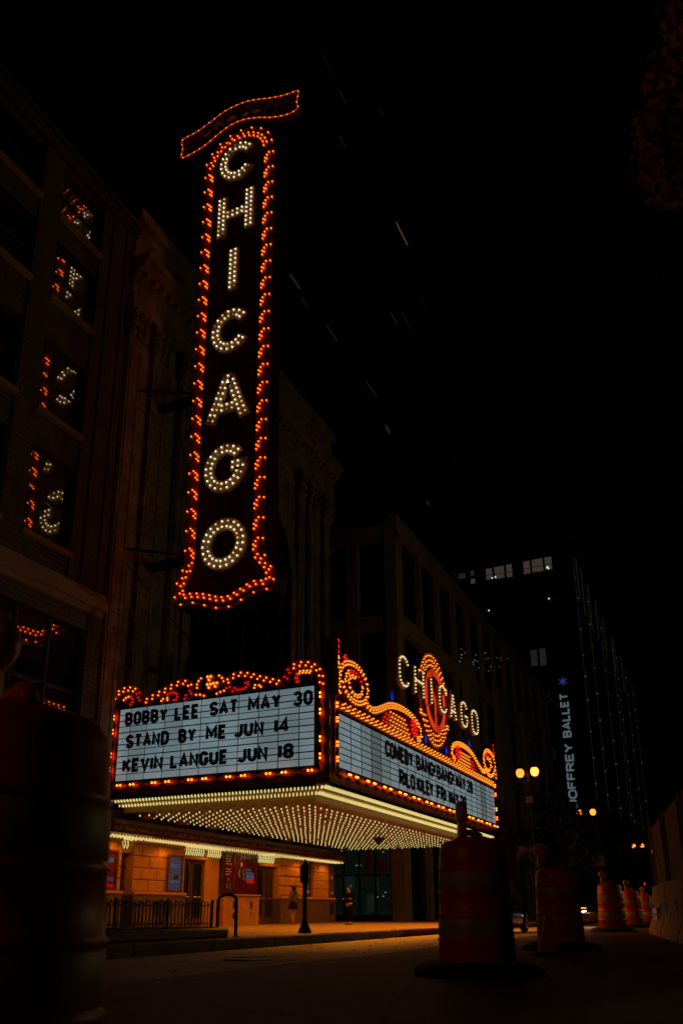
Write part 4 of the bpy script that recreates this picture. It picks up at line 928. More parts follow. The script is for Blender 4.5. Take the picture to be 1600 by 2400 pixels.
M_SCR = mat('shop_screen', (.03, .035, .04), .3, emis=(.09, .11, .13), estr=.22, var=.5)
for x, z, a, b in ((-21.1, 1.75, .75, .8), (-21.15, 1.35, .9, .06), (-19.55, .5, .45, 1.0), (-19.0, 1.7, .2, .7)): bx(x, YN + .4, z, x + a, YN + .45, z + b).build('shop_screen', M_SCR, B)
# street side bays
for i in range(13):
    y = YN + .6 + i * 4.05
    bx(XN - .45, y, 0, XN + .02, y + .5, 24.6).build('column', M_LIME, B)
    for z0, z1 in ((.3, 5.3), (6.4, 11.2), (12.3, 17.6), (18.7, 24.4)):
        for k in range(2): bx(XN - .35, y + .55 + k * 1.75, z0, XN - .32, y + .55 + (k + 1) * 1.75 - .06, z1).build('pane', M_GLASSD, B)
for z in (5.3, 11.2, 17.6, 24.5): bx(XN - .45, YN + .02, z, XN + .1, 98, z + 1.1).build('spandrel', M_LIME, B)
for y in (59.5, 69.0, 79.3, 89.5): bx(XN + .1, y, 0, XN + .55, y + 2.9, 19.3).build('fin', M_LIME, B)
M_GL = emit('glass_glint', (.95, 1.0, 1.0), .15)  # small glowing boxes standing in for lights reflected in the panes
for i in range(34):
    px = random.uniform(1075, 1200); py = 1530 + (px - 1075) * .18 + random.uniform(-12, 34); p = P(px, py, X=XN - .30)
    bx(p.x, p.y, p.z, p.x + .02, p.y + random.choice([.1, .14, .3]), p.z + .05).build('glass_glint', M_GL, B)
# ------------------------------------------------------------------ dark tower behind
TW = thing('office_tower', 'very tall black glass tower rising behind the theatre with a few lit floors', 'tower', (-40, 65, 0))
bx(-60, 44, 0, -26.2, 92, 118).build('shaft', mat('tower_cladding', (.01, .01, .01), .6), TW)
for f in range(24):
    z = 28 + f * 3.7
    if f == 0: fb0 = bx(-26.2, 44, z, -26.0, 92, z + .8).build('floor_band', mat('tower_band', (.02, .018, .015), .6), TW)
    else: shifted(fb0, TW, 0, 0, f * 3.7)
for i in range(24):
    if i == 0: pn0 = bx(-26.16, 44.1, 28, -26.12, 45.95, 117).build('pane', M_GLASSW, TW)
    else: shifted(pn0, TW, 0, i * 2, 0)
def lit(px, py, L, h, col, s):
    p = P(px, py, X=-26.1); bx(-26.12, p.y, p.z, -26.06, p.y + L, p.z + h).build('lit_ceiling', emit('tower_lit_%s' % s, col, s), TW)
lit(928, 522, 3.9, .13, (1, .45, .16), .10)
for px, py, L, h, s in ((680, 648, 1.7, .9, .045), (706, 700, 1.2, .5, .018), (765, 765, 2.4, .9, .03), (795, 212, 1.6, .3, .03), (756, 130, 2.4, .2, .015), (890, 258, 1, .6, .02), (795, 320, 1.4, .5, .02), (910, 640, 2.6, .4, .03), (915, 735, 2.0, .5, .03), (942, 735, 3.0, .35, .02), (858, 895, 2.6, 1.0, .05), (903, 1005, 1.2, 1.2, .05), (1000, 1180, .9, 1.0, .04), (985, 700, 1.4, .6, .015)):
    lit(px, py, L, h * .5, (1, .95, .75), s * .2)
# ------------------------------------------------------------------ far lettered tower
J = thing('lettered_tower', 'far office tower with vertical blue lit letters and light strings on its side', 'tower', (-22, 110, 0))
XJ, YJ = -13.3, 100.0
bx(-45, YJ, 0, XJ, 175, 46).build('shaft', mat('tower_stone', (.035, .03, .025), .8, var=.3), J)
bx(-45, YJ - .5, 38.6, XJ + .4, 175.4, 39.3).build('cornice', mat('tower_stone'), J) if False else None
M_LIT = mat('lit_office', (.08, .07, .06), .6, emis=(.085, .062, .05), estr=.5, var=.4, scale=.8)
M_LIT2 = mat('lit_office_dim', (.08, .07, .06), .6, emis=(.04, .045, .035), estr=.3, var=.4, scale=.8)
def q5(a, b): return P(1000 + a * .3827, 1180 + b * .3827, Y=YJ - .06)
for i, (a, b, c_, d_) in enumerate(((590, 345, 632, 440), (642, 330, 710, 430), (720, 320, 764, 415), (360, 390, 402, 475), (412, 376, 474, 470), (485, 365, 522, 460), (266, 455, 298, 500), (262, 405, 292, 450), (190, 420, 240, 470), (636, 890, 676, 1003), (690, 880, 728, 1000))):
    p0, p1 = q5(a, d_), q5(c_, b); ww = bx(p0.x, YJ - .1, p0.z, p1.x, YJ - .02, p1.z).build('window', M_FRAME, J)
    bx(p0.x + .1, YJ - .13, p0.z + .12, p1.x - .1, YJ - .1, p1.z - .12).build('pane', M_LIT if i < 7 else M_LIT2, ww)
    if i < 6: bx(p0.x + .1, YJ - .15, p0.z + (p1.z - p0.z) * .38, p1.x - .1, YJ - .13, p0.z + (p1.z - p0.z) * .42).build('meeting_rail', M_FRAME, ww)
for a, b in ((735, 395), (745, 400), (740, 390), (400, 458), (420, 452), (747, 585), (380, 657)):
    p = q5(a, b); MB().ico((p.x, YJ - .2, p.z), .11, (1, 1, 1), 0).build('desk_lamp', M_SPK, J)
for f in range(10):                                    # faint dark window rows of the camera side
    for k in range(7):
        if f == 0 and k == 0: w0 = bx(-28, YJ - .08, 14, -26.6, YJ - .03, 16).build('dark_window', M_GLASSW, J)
        elif not (f >= 9): shifted(w0, J, k * 1.9, 0, f * 2.75)
M_JL = emit('channel_letter', (.42, .62, .74), .17)
bx(-17.6, YJ - .9, 11, -15.0, YJ - .14, 29).build('sign_blade', mat('sign_blade_paint', (.012, .012, .012), .6), J)
pb, pt = P(1338, 1885, Y=YJ - .95), P(1328, 1624, Y=YJ - .95)
xb = P(1338, 1715, Y=YJ - .95).x
FJ = lambda u, v, d: (xb - v, YJ - .92 - d, u)
text('JOFFREY', pb.z - .55, P(1336, 1742, Y=YJ - .95).z, 0, 1.0, .2, FJ, 0, .08, 'letter', M_JL, J, .5)
text('BALLET', P(1335, 1728, Y=YJ - .95).z, pt.z, 0, 1.0, .2, FJ, 0, .08, 'letter', M_JL, J, .5)
ps = P(1318, 1597, Y=YJ - .95); st = MB()
for k in range(3):
    a = math.radians(30 + 60 * k); st.stroke([(ps.x + .55 * math.cos(a), ps.z + .55 * math.sin(a)), (ps.x, ps.z), (ps.x - .55 * math.cos(a), ps.z - .55 * math.sin(a))], lambda t: .06 + .22 * (1 - abs(2 * t - 1)), lambda u, v, d: (u, YJ - .92 - d, v), 0, .08 + .002 * k)
st.build('star_emblem', emit('star_blue', (.08, .16, 1.0), .15), J)
M_LED = emit('light_string', (1.0, .9, .42), .005); M_LEDB = emit('light_string_knob', (1.0, .92, .6), .045)
for px, py in ((1030, 1740), (1095, 1740), (1168, 1760), (1228, 1770), (1245, 1770), (1300, 1830), (1460, 1700)):
    y = P(1000 + px * .3827, 1180 + py * .3827, X=XJ).y
    if y > 174: y = 170
    o = bx(XJ, y, 13, XJ + .1, y + .12, 44).build('light_string', M_LED, J); kn = MB()
    for k in range(9): kn.ico((XJ + .12, y + .06, 14.5 + k * 3.4 + random.uniform(-.6, .6)), random.uniform(.06, .13), (1, 1, 1.2), 0)
    kn.build('knobs', M_LEDB, o, kind='stuff')
for y in (104, 108, 114, 121, 129, 140, 152):
    bx(XJ, y, 38 + random.uniform(0, 1), XJ + .1, y + .1, 45).build('light_string', emit('string_top', (1, .9, .6), .010), J)
# ================================================================== street lamps
def street_lamp(x, y, zg, label, arms=((-.45, 0), (.45, 0)), m=M_LAMP, z0=0.0, group='ornate street lamps', dim=()):
    t = thing('street_lamp', label, 'street lamp', (x, y, z0), group)
    MB().lathe([(.26, 0), (.26, .1), (.2, .25), (.17, .7), (.13, .9), (.15, 1.0), (.10, 1.1)], (x, y, z0), 14).build('base', M_BLACK, t)
    MB().lathe([(.095, 1.1 + z0), (.055, zg - .55), (.09, zg - .5), (.05, zg - .42), (.06, zg - .2), (.03, zg - .05), (.01, zg + .12)], (x, y, 0), 12).build('pole', M_BLACK, t)
    for i, (ax, ay) in enumerate(arms):
        MB().tube([(x, y, zg - .5), (x + ax * .5, y + ay * .5, zg - .62), (x + ax, y + ay, zg - .45), (x + ax, y + ay, zg - .24)], .028, 6).build('arm', M_IRON, t)
        g = MB().lathe([(.08, -.24), (.17, -.18), (.225, -.02), (.215, .1), (.13, .22), (.05, .26)], (x + ax, y + ay, zg), 16).build('globe', M_LAMPF if i in dim else m, t, True)
        MB().lathe([(.15, .215), (.12, .3), (.03, .36), (.02, .48), (.003, .5)], (x + ax, y + ay, zg), 12).build('cap', M_BLACK, g)
    return t
street_lamp(-9.5, 45.6, 7.85, 'nearest ornate street lamp, its right globe glaring, beyond the marquee', ((-.42, .1), (.42, -.1)), dim=(0,))
lp = bpy.data.objects['street_lamp']; bx(-9.62, 45.3, 6.15, -9.28, 45.5, 6.5).build('sign_plate', M_LIME, lp)
street_lamp(-9.5, 66.0, 7.75, 'twin globe street lamp standing above the dark trees in mid distance', ((-.5, .1), (.5, -.1)), M_LAMPF)
street_lamp(-9.3, 102.0, 7.7, 'farthest twin globe street lamp low at the right beside the fence', ((-.5, 0), (.4, 0)), M_LAMPF)
street_lamp(-9.2, 116.0, 7.9, 'small single globe lamp just right of the farthest twin lamp', ((.3, 0),), M_LAMPF)
street_lamp(-9.3, -11.0, 7.8, 'added unseen street lamp behind the viewer that lights the drum fronts', m=M_FILLB)  # invented lamp, brightens the drum sides turned to the camera
street_lamp(9.6, 38.0, 7.8, 'added unseen street lamp far off to the right that lights the facades', m=M_FILLN)  # invented lamp, fills the theatre and store fronts with light
# ================================================================== street trees
def tree(x, y, h, r, label, leaf=M_LEAF, n=2600, z0=0.0, seed=1, base=.32, size=.17):
    rg = random.Random(seed); t = thing('street_tree', label, 'tree', (x, y, z0), 'street trees')
    b = MB(); b.tube([(x, y, z0), (x + .05, y, z0 + h * .2), (x - .04, y + .05, z0 + h * .42), (x + .05, y, z0 + h * .75)], lambda q: .15 * (1 - .7 * q), 8); tips = []
    for k in range(9):
        a = rg.uniform(0, 6.28); zb = z0 + h * rg.uniform(.3, .62); L = r * rg.uniform(.55, .95)
        e = (x + L * math.cos(a), y + L * math.sin(a), zb + h * rg.uniform(.12, .3)); b.tube([(x, y, zb), (x + L * .5 * math.cos(a), y + L * .5 * math.sin(a), zb + h * .1), e], lambda q: .055 * (1 - .75 * q), 5); tips.append(e)
    b.build('trunk', M_BARK, t, True); c = MB()
    cl = [(x + rg.gauss(0, r * .45), y + rg.gauss(0, r * .45), z0 + h * rg.uniform(base, .97), rg.uniform(.3, .62) * r * .75) for _ in range(18)] + [(a, b_, c_, r * .38) for a, b_, c_ in tips]
    for k in range(n):
        q = rg.choice(cl); d = Vector((rg.gauss(0, 1), rg.gauss(0, 1), rg.gauss(0, .8))).normalized() * q[3] * rg.random() ** .4
        p = Vector(q[:3]) + d; u = Vector((rg.gauss(0, 1), rg.gauss(0, 1), rg.gauss(0, 1))).normalized(); v = u.orthogonal().normalized(); s = size * rg.uniform(.6, 1.3)
        c.add([p - u * s, p + v * s * .5, p + u * s, p - v * s * .5], [(0, 1, 2, 3)])
    c.build('crown', leaf, t); return t
tree(-10.2, 53.5, 6.2, 2.0, 'dark street tree just right of the nearest lamp', seed=3)
tree(-10.6, 61.0, 9.5, 2.2, 'taller dark tree below the lit vertical letters', n=5000, seed=5)
tree(-10.3, 74.0, 7.2, 2.4, 'dark tree under the twin globe lamp', seed=8)
tree(-9.8, 88.0, 8.6, 2.8, 'farthest dark street tree left of the fence', seed=11)
ot = thing('roadside_tree', 'rust leaved branch tip hanging close to the viewer at the upper right corner', 'tree', (1.5, 2.1, .03))
rg = random.Random(4)
def near(px, py, d): v = FW * FPX + RT * (px - PPX) + UP * (PPY - py); return CAM + v * (d / (v.dot(FH)))
tip = [near(1590 + 14 * k, 40 + 95 * (4 - k), 1.75 + .05 * k) for k in range(5)]
b = MB(); b.tube([(1.5, 2.1, .03), (1.47, 2.12, 1.4), (1.55, 2.05, 2.9), (1.3, 2.1, 4.3)], lambda q: .09 * (1 - .6 * q), 8)
b.tube([(1.5, 2.08, 2.6), (1.1, 2.0, 3.0), (.5, 1.8, 3.0), tuple(near(1720, -250, 1.95))] + [tuple(p) for p in tip[::-1][::-1][4::-1]], lambda q: .03 * (1 - .85 * q), 6); b.build('trunk', M_BARK, ot, True)
c = MB()
def leafq(p, s):
    u = Vector((rg.gauss(0, .5), rg.gauss(0, .5), -1)).normalized(); v = Vector((rg.gauss(0, 1), rg.gauss(0, 1), 0)).normalized()
    c.add([p, p + u * s * .5 + v * s * .33, p + u * s * 1.1, p + u * s * .5 - v * s * .33], [(0, 1, 2, 3)])
for k in range(620):
    f = rg.random(); e_ = 1500 + 28 * math.sin(f * 7) - 40 * max(0, f - .55) + 120 * max(0, f - .9); leafq(near(e_ + abs(rg.gauss(0, 60)) + 12, -80 + f * 560, 1.55 + rg.uniform(-.1, .3)), rg.uniform(.016, .034))
for k in range(1800): leafq(Vector((1.7 + rg.uniform(-.9, 1.2), 2.1 + rg.gauss(-.1, .8), 4.2 + rg.gauss(0, .6))), rg.uniform(.05, .09))
c.build('crown', M_LEAFR, ot)
# ================================================================== traffic drums
ZR = 0.03
def rot(p, c, a): return (c[0] + (p[0] - c[0]) * math.cos(a) - (p[1] - c[1]) * math.sin(a), c[1] + (p[0] - c[0]) * math.sin(a) + (p[1] - c[1]) * math.cos(a), p[2])
def drum(x, y, label, la=0.0, lo=(-.12, 0), s=1.0, light=True, z0=ZR, bag=False, n=40):
    t = thing('traffic_drum', label, 'traffic drum', (x, y, z0), 'orange traffic drums along the lane')
    H = .97 * s; zb = [0, .235, .40, .565, .73, .93]; R = lambda z: (.280 - .042 * z) * s
    body = []
    for z in (0.03, .08, .228, .24, .25, .392, .404, .415, .557, .569, .58, .722, .734, .745, .86, .90, .925, .935):
        k = .012 if z in (.24, .404, .569, .734) else 0
        top = max(0, (z - .86)) ; body.append((R(z) + k - (top ** 2) * 7 * s, z * s))
    body += [(.12 * s, .95 * s), (.115 * s, .965 * s), (.0, .967 * s)]
    MB().lathe(body, (x, y, z0), n).build('body', M_DRUM, t, True)
    for a, b in ((.43, .545), (.765, .85)) if False else ((.26, .385), (.59, .715)):
        MB().lathe([(R(a) + .0015, a * s), (R(a) + .004, (a + .004) * s), (R(b) + .004, (b - .004) * s), (R(b) + .0015, b * s)], (x, y, z0), n).build('stripe', M_STRIPE, t, True)
    MB().lathe([(.255 * s, .0), (.455 * s, .0), (.465 * s, .03 * s), (.44 * s, .055 * s), (.35 * s, .085 * s), (.27 * s, .095 * s), (.262 * s, .0)], (x, y, z0), n, 1.0, 1.0).build('base', M_RUBBER, t, True)
    b = MB(); c = Vector((x, y, z0 + .955 * s)); d = Vector((math.cos(la + .6), math.sin(la + .6), 0)) * .10 * s
    b.tube([c - d, c - d * .9 + Vector((0, 0, .03)), c - d * .5 + Vector((0, 0, .05)), c + d * .5 + Vector((0, 0, .05)), c + d * .9 + Vector((0, 0, .03)), c + d], .026 * s, 8)
    b.build('handle', M_DRUM, t, True)
    if light:
        lx, ly = x + lo[0], y + lo[1]; zb_ = z0 + .96 * s; nv = Vector((math.cos(la), math.sin(la), 0)); tv = Vector((-nv.y, nv.x, 0)); hb = MB(); pts = []
        for zz_ in (0, .14):
            for i, j in ((-1, -1), (1, -1), (1, 1), (-1, 1)): pts.append(Vector((lx, ly, zb_ + zz_)) + tv * .055 * i + nv * .04 * j * (1 - zz_ * 2))
        hb.add(pts, [(0, 3, 2, 1), (4, 5, 6, 7), (0, 1, 5, 4), (1, 2, 6, 5), (2, 3, 7, 6), (3, 0, 4, 7)]); hs = hb.build('warning_light', M_LENS, t)
        le = MB(); prof = [(-.045, .04), (-.04, .078), (-.015, .096), (.015, .096), (.04, .078), (.045, .04)]; vs = []; nn = 22
        for h_, r_ in prof:
            for k in range(nn):
                a = 2 * math.pi * k / nn; vs.append(Vector((lx, ly, zb_ + .215)) + nv * h_ + tv * r_ * math.cos(a) + Vector((0, 0, r_ * math.sin(a))))
        le.add(vs, [(i * nn + k, i * nn + (k + 1) % nn, (i + 1) * nn + (k + 1) % nn, (i + 1) * nn + k) for i in range(5) for k in range(nn)] + [tuple(range(nn - 1, -1, -1)), tuple(5 * nn + k for k in range(nn))])
        le.build('lens', M_LENS, hs, True)
    if bag: MB().ico((x - .05, y - .05, z0 + .985 * s), .14, (1.1, .8, .42), 1).build('strap', M_RUBBER, t, True)
    return t
def gp(px, py): p = P(px, py, Z=ZR); return p.x, p.y
dcam = FH * 2.05 + RT * (-775 / 2014 * 2.05)
toc = math.atan2(-1, .3)
drum(dcam.x, dcam.y, 'huge out-of-focus orange drum at the left edge closest to the viewer', -1.1, (-.17, .02), n=64)
x, y = gp(1120, 2284); drum(x, y, 'large orange drum right of the marquee with its warning light edge-on', .42, (-.08, .02), s=1.09, n=56)
x, y = gp(1316, 2226); drum(x, y, 'third orange drum with a round amber light and black strap on top', -1.15, (-.17, -.03), s=1.09, bag=True)
x, y = gp(1437, 2184); drum(x, y, 'mid-size orange drum with round amber light right of the headlight', -1.1, (-.13, -.02), s=1.2)
x, y = gp(1484, 2173); drum(x, y, 'smaller orange drum partly behind the fourth one', -1.0, (-.1, 0), s=1.2)
x, y = gp(1518, 2166); drum(x, y, 'smallest orange drum next to the concrete barrier', -1.0, (-.1, 0), s=1.18)
# reflective paddle leaning on the third drum
x, y = gp(1282, 2240)
cn = thing('delineator_panel', 'narrow orange reflective panel standing against the third drum', 'delineator', (x, y, ZR))
b = MB(); c0 = Vector((x, y, ZR)); e1 = RT * .10; e2 = FH * .015
b.add([c0 - e1 * 1.15 - e2, c0 + e1 * 1.25 - e2, c0 + e1 * .8 - e2 + Vector((0, 0, .42)), c0 + e1 * .1 - e2 + Vector((0, 0, .44)), c0 - e1 * 1.15 + e2, c0 + e1 * 1.25 + e2, c0 + e1 * .8 + e2 + Vector((0, 0, .42)), c0 + e1 * .1 + e2 + Vector((0, 0, .44))], [(0, 1, 2, 3), (7, 6, 5, 4), (0, 4, 5, 1), (1, 5, 6, 2), (2, 6, 7, 3), (3, 7, 4, 0)])
b.build('panel', M_DRUM, cn); b = MB(); b.lathe([(.17, 0), (.17, .03), (.08, .05), (.0, .055)], (x, y, ZR), 16).build('foot', M_RUBBER, cn)
# ================================================================== concrete barriers with fence
bdir = Vector((math.sin(math.radians(9)), -math.cos(math.radians(9)), 0)); bnor = Vector((-bdir.y, bdir.x, 0))
start = Vector((-1.62, 21.2, ZR))
prof = [(-.30, 0), (-.30, .07), (-.20, .30), (-.115, 1.02), (.115, 1.02), (.20, .30), (.30, .07), (.30, 0)]
M_PLY = mat('fence_board', (.13, .10, .06), .8, var=.25, scale=3)
for k in range(4):
    a = start + bdir * (k * 3.15); e = a + bdir * 3.0
    lab = ('concrete barrier at the far end with a small orange sticker', 'second concrete barrier with dark slots at the right edge', 'third concrete barrier mostly outside the right edge', 'fourth concrete barrier outside the right edge')[k]
    t = thing('concrete_barrier', lab, 'barrier', a, 'concrete barriers')
    n = len(prof); b = MB(); vs = [a + bnor * u + Vector((0, 0, v)) for u, v in prof] + [e + bnor * u + Vector((0, 0, v)) for u, v in prof]
    b.add(vs, [tuple(range(n)), tuple(range(2 * n - 1, n - 1, -1))] + [(i, (i + 1) % n, n + (i + 1) % n, n + i) for i in range(n)]); b.build('body', M_CONC, t)
    for q in (.5, 2.3):
        c0 = a + bdir * q - bnor * .175 + Vector((0, 0, .5)); b = MB(); b.box(-.05, -.02, -.14, .05, .02, .14)
        b.v = [tuple(c0 + bdir * v[0] + bnor * v[1] + Vector((0, 0, v[2]))) for v in b.v]; b.build('slot', M_BLACK, t)
    if k == 0:
        for zz_, hh, m in ((.44, .11, M_DRUM), (.30, .11, mat('sticker_white', (.6, .55, .5), .5))):
            c0 = a + bdir * 1.5 - bnor * .20 + Vector((0, 0, zz_)); b = MB(); b.box(-.45, -.03, 0, .45, .03, hh)
            b.v = [tuple(c0 + bdir * v[0] + bnor * v[1] + Vector((0, 0, v[2]))) for v in b.v]; b.build('sticker', m, t)
    f = thing('fence_panel', ('farthest fence panel standing on the end concrete barrier', 'second fence panel above the slotted barrier at right edge', 'third fence panel mostly outside the right edge', 'fourth fence panel outside the right edge')[k], 'fence', a + Vector((0, 0, 1.02)), 'fence panels on the barriers')
    b = MB(); b.box(.04, -.02, 1.03, 3.08, .02, 2.35); b.v = [tuple(a - Vector((0, 0, ZR)) + bdir * v[0] + bnor * v[1] + Vector((0, 0, v[2]))) for v in b.v]; b.build('board', M_PLY, f)
    for q in (.02, .55, 3.10):
        p0 = a + bdir * q - bnor * .05; MB().tube([(p0.x, p0.y, 1.03), (p0.x, p0.y, 2.4)], .022, 6).build('post', mat('galvanised', (.35, .30, .25), .4, .6), f)
# ================================================================== planter with railing, hoop, pedestal, post
PL = thing('planter', 'low dark granite kerb planter box with iron railing at the left', 'planter', (-9.95, 12, 0))
MB().cbox(-10.75, 7.0, 0, -9.32, 14.95, .20, .04).build('wall', M_DADO, PL)
MB().box(-10.6, 7.2, .2, -9.5, 14.8, .215).build('soil', M_BARK, PL)
RA = thing('railing', 'black iron railing with scrolled tops standing on the granite planter', 'railing', (-9.95, 12, .2))
pk0 = None
for x in (-9.46, -10.62):
    for z in (.27, .60): bx(x - .012, 7.1, z, x + .012, 14.5, z + .022).build('rail', M_BLACK, RA)
    for i in range(68):
        y = 7.15 + i * .109
        if pk0 is None: pk0 = MB().box(x - .008, y - .008, .215, x + .008, y + .008, .64).ico((x, y, .655), .016, (1, 1, 1.8), 0).build('picket', M_BLACK, RA); kx, ky = x, y
        else: shifted(pk0, RA, x - kx, y - ky, .05 if i % 4 == 0 else 0)
    for i in range(17):
        y = 7.26 + i * .436; MB().tube([(x, y + .16 * math.cos(a * .6283), .615 + .075 * math.sin(a * .6283)) for a in range(6)], .011, 5).build('scroll', M_BLACK, RA)
for i in range(6): bx(-9.48, 7.1 + i * 1.48 - .02, .2, -9.44, 7.1 + i * 1.48 + .02, .73).build('post', M_BLACK, RA)
HP = thing('bike_rack', 'black hoop bike rack standing at the end of the planter', 'bike rack', (-9.4, 15.1, 0))
h0, h1 = P(511, 2190, Z=0), P(552, 2196, Z=0); h0 = Vector((h1.x - .02, h1.y, 0)) - RT * .37
MB().tube([h0, h0 + Vector((0, 0, .68))] + [h0 + (h1 - h0) * (.5 - .5 * math.cos(a)) + Vector((0, 0, .70 + .15 * math.sin(a) ** .7)) for a in [math.pi * k / 12 for k in range(1, 12)]] + [h1 + Vector((0, 0, .68)), h1], .036, 10).build('hoop', M_BLACK, HP, True)
for q in (h0, h1): MB().lathe([(.075, 0), (.075, .012), (.04, .02)], tuple(q), 14).build('foot_plate', M_BLACK, HP)
bx(h1.x - .06, h1.y - .04, .36, h1.x - .02, h1.y + .02, .46).build('lock', M_BLACK, HP)
c0 = P(714, 2187, Z=0)
PD = thing('pay_pedestal', 'black kerbside pedestal with hooded box head in front of the posters', 'pedestal', (c0.x, c0.y, 0))
MB().lathe([(.17, 0), (.17, .04), (.12, .14), (.08, .26), (.06, .32), (.055, 1.15), (.075, 1.2)], tuple(c0), 16).build('post', M_BLACK, PD, True)
b = MB(); b.box(-.125, -.09, 1.2, .09, .09, 1.56); b.prism([(-.14, 1.56), (.105, 1.56), (.06, 1.66), (.02, 1.70), (-.02, 1.70), (-.10, 1.60)], lambda u, v, d: (u, d, v), -.1, .1)
b.v = [tuple(Vector((c0.x, c0.y, 0)) + RT * v[0] + FH * v[1] + Vector((0, 0, v[2]))) for v in b.v]; b.build('head', M_BLACK, PD)
MB().ico((c0.x, c0.y, 1.72), .03, (1, 1, 1.6), 1).build('finial', M_BLACK, PD)
c0 = P(921, 2157.5, Z=0)
b = MB().tube([c0, c0 + Vector((-.25, -.25, 1.2))], .05, 8).build('leaning_post', M_LIME, None); tag(b, 'thin pale leaning post before the dark shop window', 'post')
# ================================================================== people
def skin(name, pts, edges, m, parent, sub=2):
    me = bpy.data.meshes.new(name); me.from_pydata([p[:3] for p in pts], edges, []); o = bpy.data.objects.new(name, me); COL.objects.link(o)
    md = o.modifiers.new('skin', 'SKIN'); md.use_smooth_shade = True
    for i, p in enumerate(pts): sv = me.skin_vertices[0].data[i]; sv.radius = (p[3], p[4] if len(p) > 4 else p[3]); sv.use_root = (i == 0)
    o.modifiers.new('sub', 'SUBSURF').levels = sub; o.modifiers['sub'].render_levels = sub
    me.materials.append(m); own(o, parent); return o
def person(c, h, facing, label, pose, mats):
    t = thing('person', label, 'person', c); f = Vector((math.cos(facing), math.sin(facing), 0)); s = Vector((-f.y, f.x, 0)); s = -s    # s = the figure's right
    W = lambda a, b, z, *r: tuple(c + f * a * h + s * b * h + Vector((0, 0, z * h))) + tuple(q * h for q in r)
    lf, rf = pose['l'], pose['r']; ha = pose['hand']
    pts = [W(0, 0, .53, .085, .07), W(0, 0, .64, .075, .06), W(0, 0, .76, .095, .065), W(0, 0, .83, .06, .05), W(.01, 0, .87, .032, .032), W(.02, 0, .925, .052, .056), W(.02, 0, .975, .04, .045),
           W(0, -.055, .48, .055), W(lf[0], -.05, .27, .042), W(lf[1], -.05, .05, .027), W(lf[1] + .075, -.055, .022, .022),
           W(0, .055, .48, .055), W(rf[0], .05, .27, .042), W(rf[1], .05, .05, .027), W(rf[1] + .075, .055, .022, .022),
           W(0, -.115, .80, .035), W(-.02, -.145, .64, .028), W(ha[0], -.12, ha[1], .022), W(ha[0] + .05, -.10, ha[1] - .01, .016),
           W(0, .115, .80, .035), W(-.02, .145, .64, .028), W(ha[0], .12, ha[1], .022), W(ha[0] + .05, .10, ha[1] - .01, .016), W(.075, 0, .915, .012)]
    ed = [(0, 1), (1, 2), (2, 3), (3, 4), (4, 5), (5, 6), (0, 7), (7, 8), (8, 9), (9, 10), (0, 11), (11, 12), (12, 13), (13, 14), (3, 15), (15, 16), (16, 17), (17, 18), (3, 19), (19, 20), (20, 21), (21, 22), (5, 23)]
    skin('body', pts, ed, mats['skin'], t)
    g = 1.16
    skin('top', [W(0, 0, .535, .09 * g, .075 * g), W(0, 0, .64, .082 * g, .066 * g), W(0, 0, .76, .10 * g, .07 * g), W(0, 0, .83, .06 * g, .052 * g), W(0, -.115, .80, .042), W(-.02, -.145, .64, .035), W(ha[0] * .8, -.125, ha[1] * .97 + .02, .028), W(0, .115, .80, .042), W(-.02, .145, .64, .035), W(ha[0] * .8, .125, ha[1] * .97 + .02, .028)], [(0, 1), (1, 2), (2, 3), (3, 4), (4, 5), (5, 6), (3, 7), (7, 8), (8, 9)], mats['top'], t)
    hp = [W(-.012, 0, .94, .062, .06), W(-.01, 0, .99, .046, .048)]; he = [(0, 1)]
    if pose.get('long'): hp += [W(-.045, 0, .87, .06, .04), W(-.07, 0, .78, .062, .03), W(-.075, 0, .72, .04, .02)]; he += [(0, 2), (2, 3), (3, 4)]
    skin('hair', hp, he, mats['hair'], t)
    if pose.get('skirt'):
        b = MB(); b.lathe([(.085 * h, .60 * h), (.10 * h, .54 * h), (.125 * h, .46 * h), (.14 * h, .40 * h), (.135 * h, .40 * h), (.08 * h, .5 * h)], tuple(c), 16, 1, 1); b.build('skirt', mats['low'], t, True)
    else:
        skin('trousers', [W(0, 0, .545, .095, .08), W(0, -.055, .48, .066), W(lf[0], -.05, .27, .055), W(lf[1], -.05, .06, .045), W(0, .055, .48, .066), W(rf[0], .05, .27, .055), W(rf[1], .05, .06, .045)], [(0, 1), (1, 2), (2, 3), (0, 4), (4, 5), (5, 6)], mats['low'], t)
    for a, b_ in ((lf[1], -.053), (rf[1], .053)):
        q = Vector(W(a + .035, b_, .022)[:3]); MB().ico(tuple(q), .05 * h, (1, .8, .5), 1).build('shoe', mats['shoe'], t, True)
    return t
fab = lambda n, c: mat(n, c, .9, var=.2, scale=12, spec=.08)
person(P(687, 2167, Z=0), 1.53, math.atan2(.35, -1), 'person with long dark hair in grey top and short dark skirt walking by the posters', {'l': (.03, -.06), 'r': (.05, .05), 'hand': (.09, .63), 'long': 1, 'skirt': 1}, {'skin': M_SKIN, 'top': fab('grey_green_knit', (.14, .13, .07)), 'hair': M_HAIR, 'low': fab('dark_skirt', (.012, .016, .012)), 'shoe': fab('tan_shoe', (.2, .11, .06))})
person(P(818, 2167, Z=0), 1.50, math.atan2(-1, -.2), 'person in black clothes standing at the right end of the theatre wall', {'l': (.0, -.0), 'r': (.01, .02), 'hand': (.11, .68)}, {'skin': M_SKIN, 'top': fab('black_coat', (.005, .005, .005)), 'hair': M_HAIR, 'low': fab('black_trousers', (.004, .004, .004)), 'shoe': fab('black_shoe', (.01, .01, .01))})
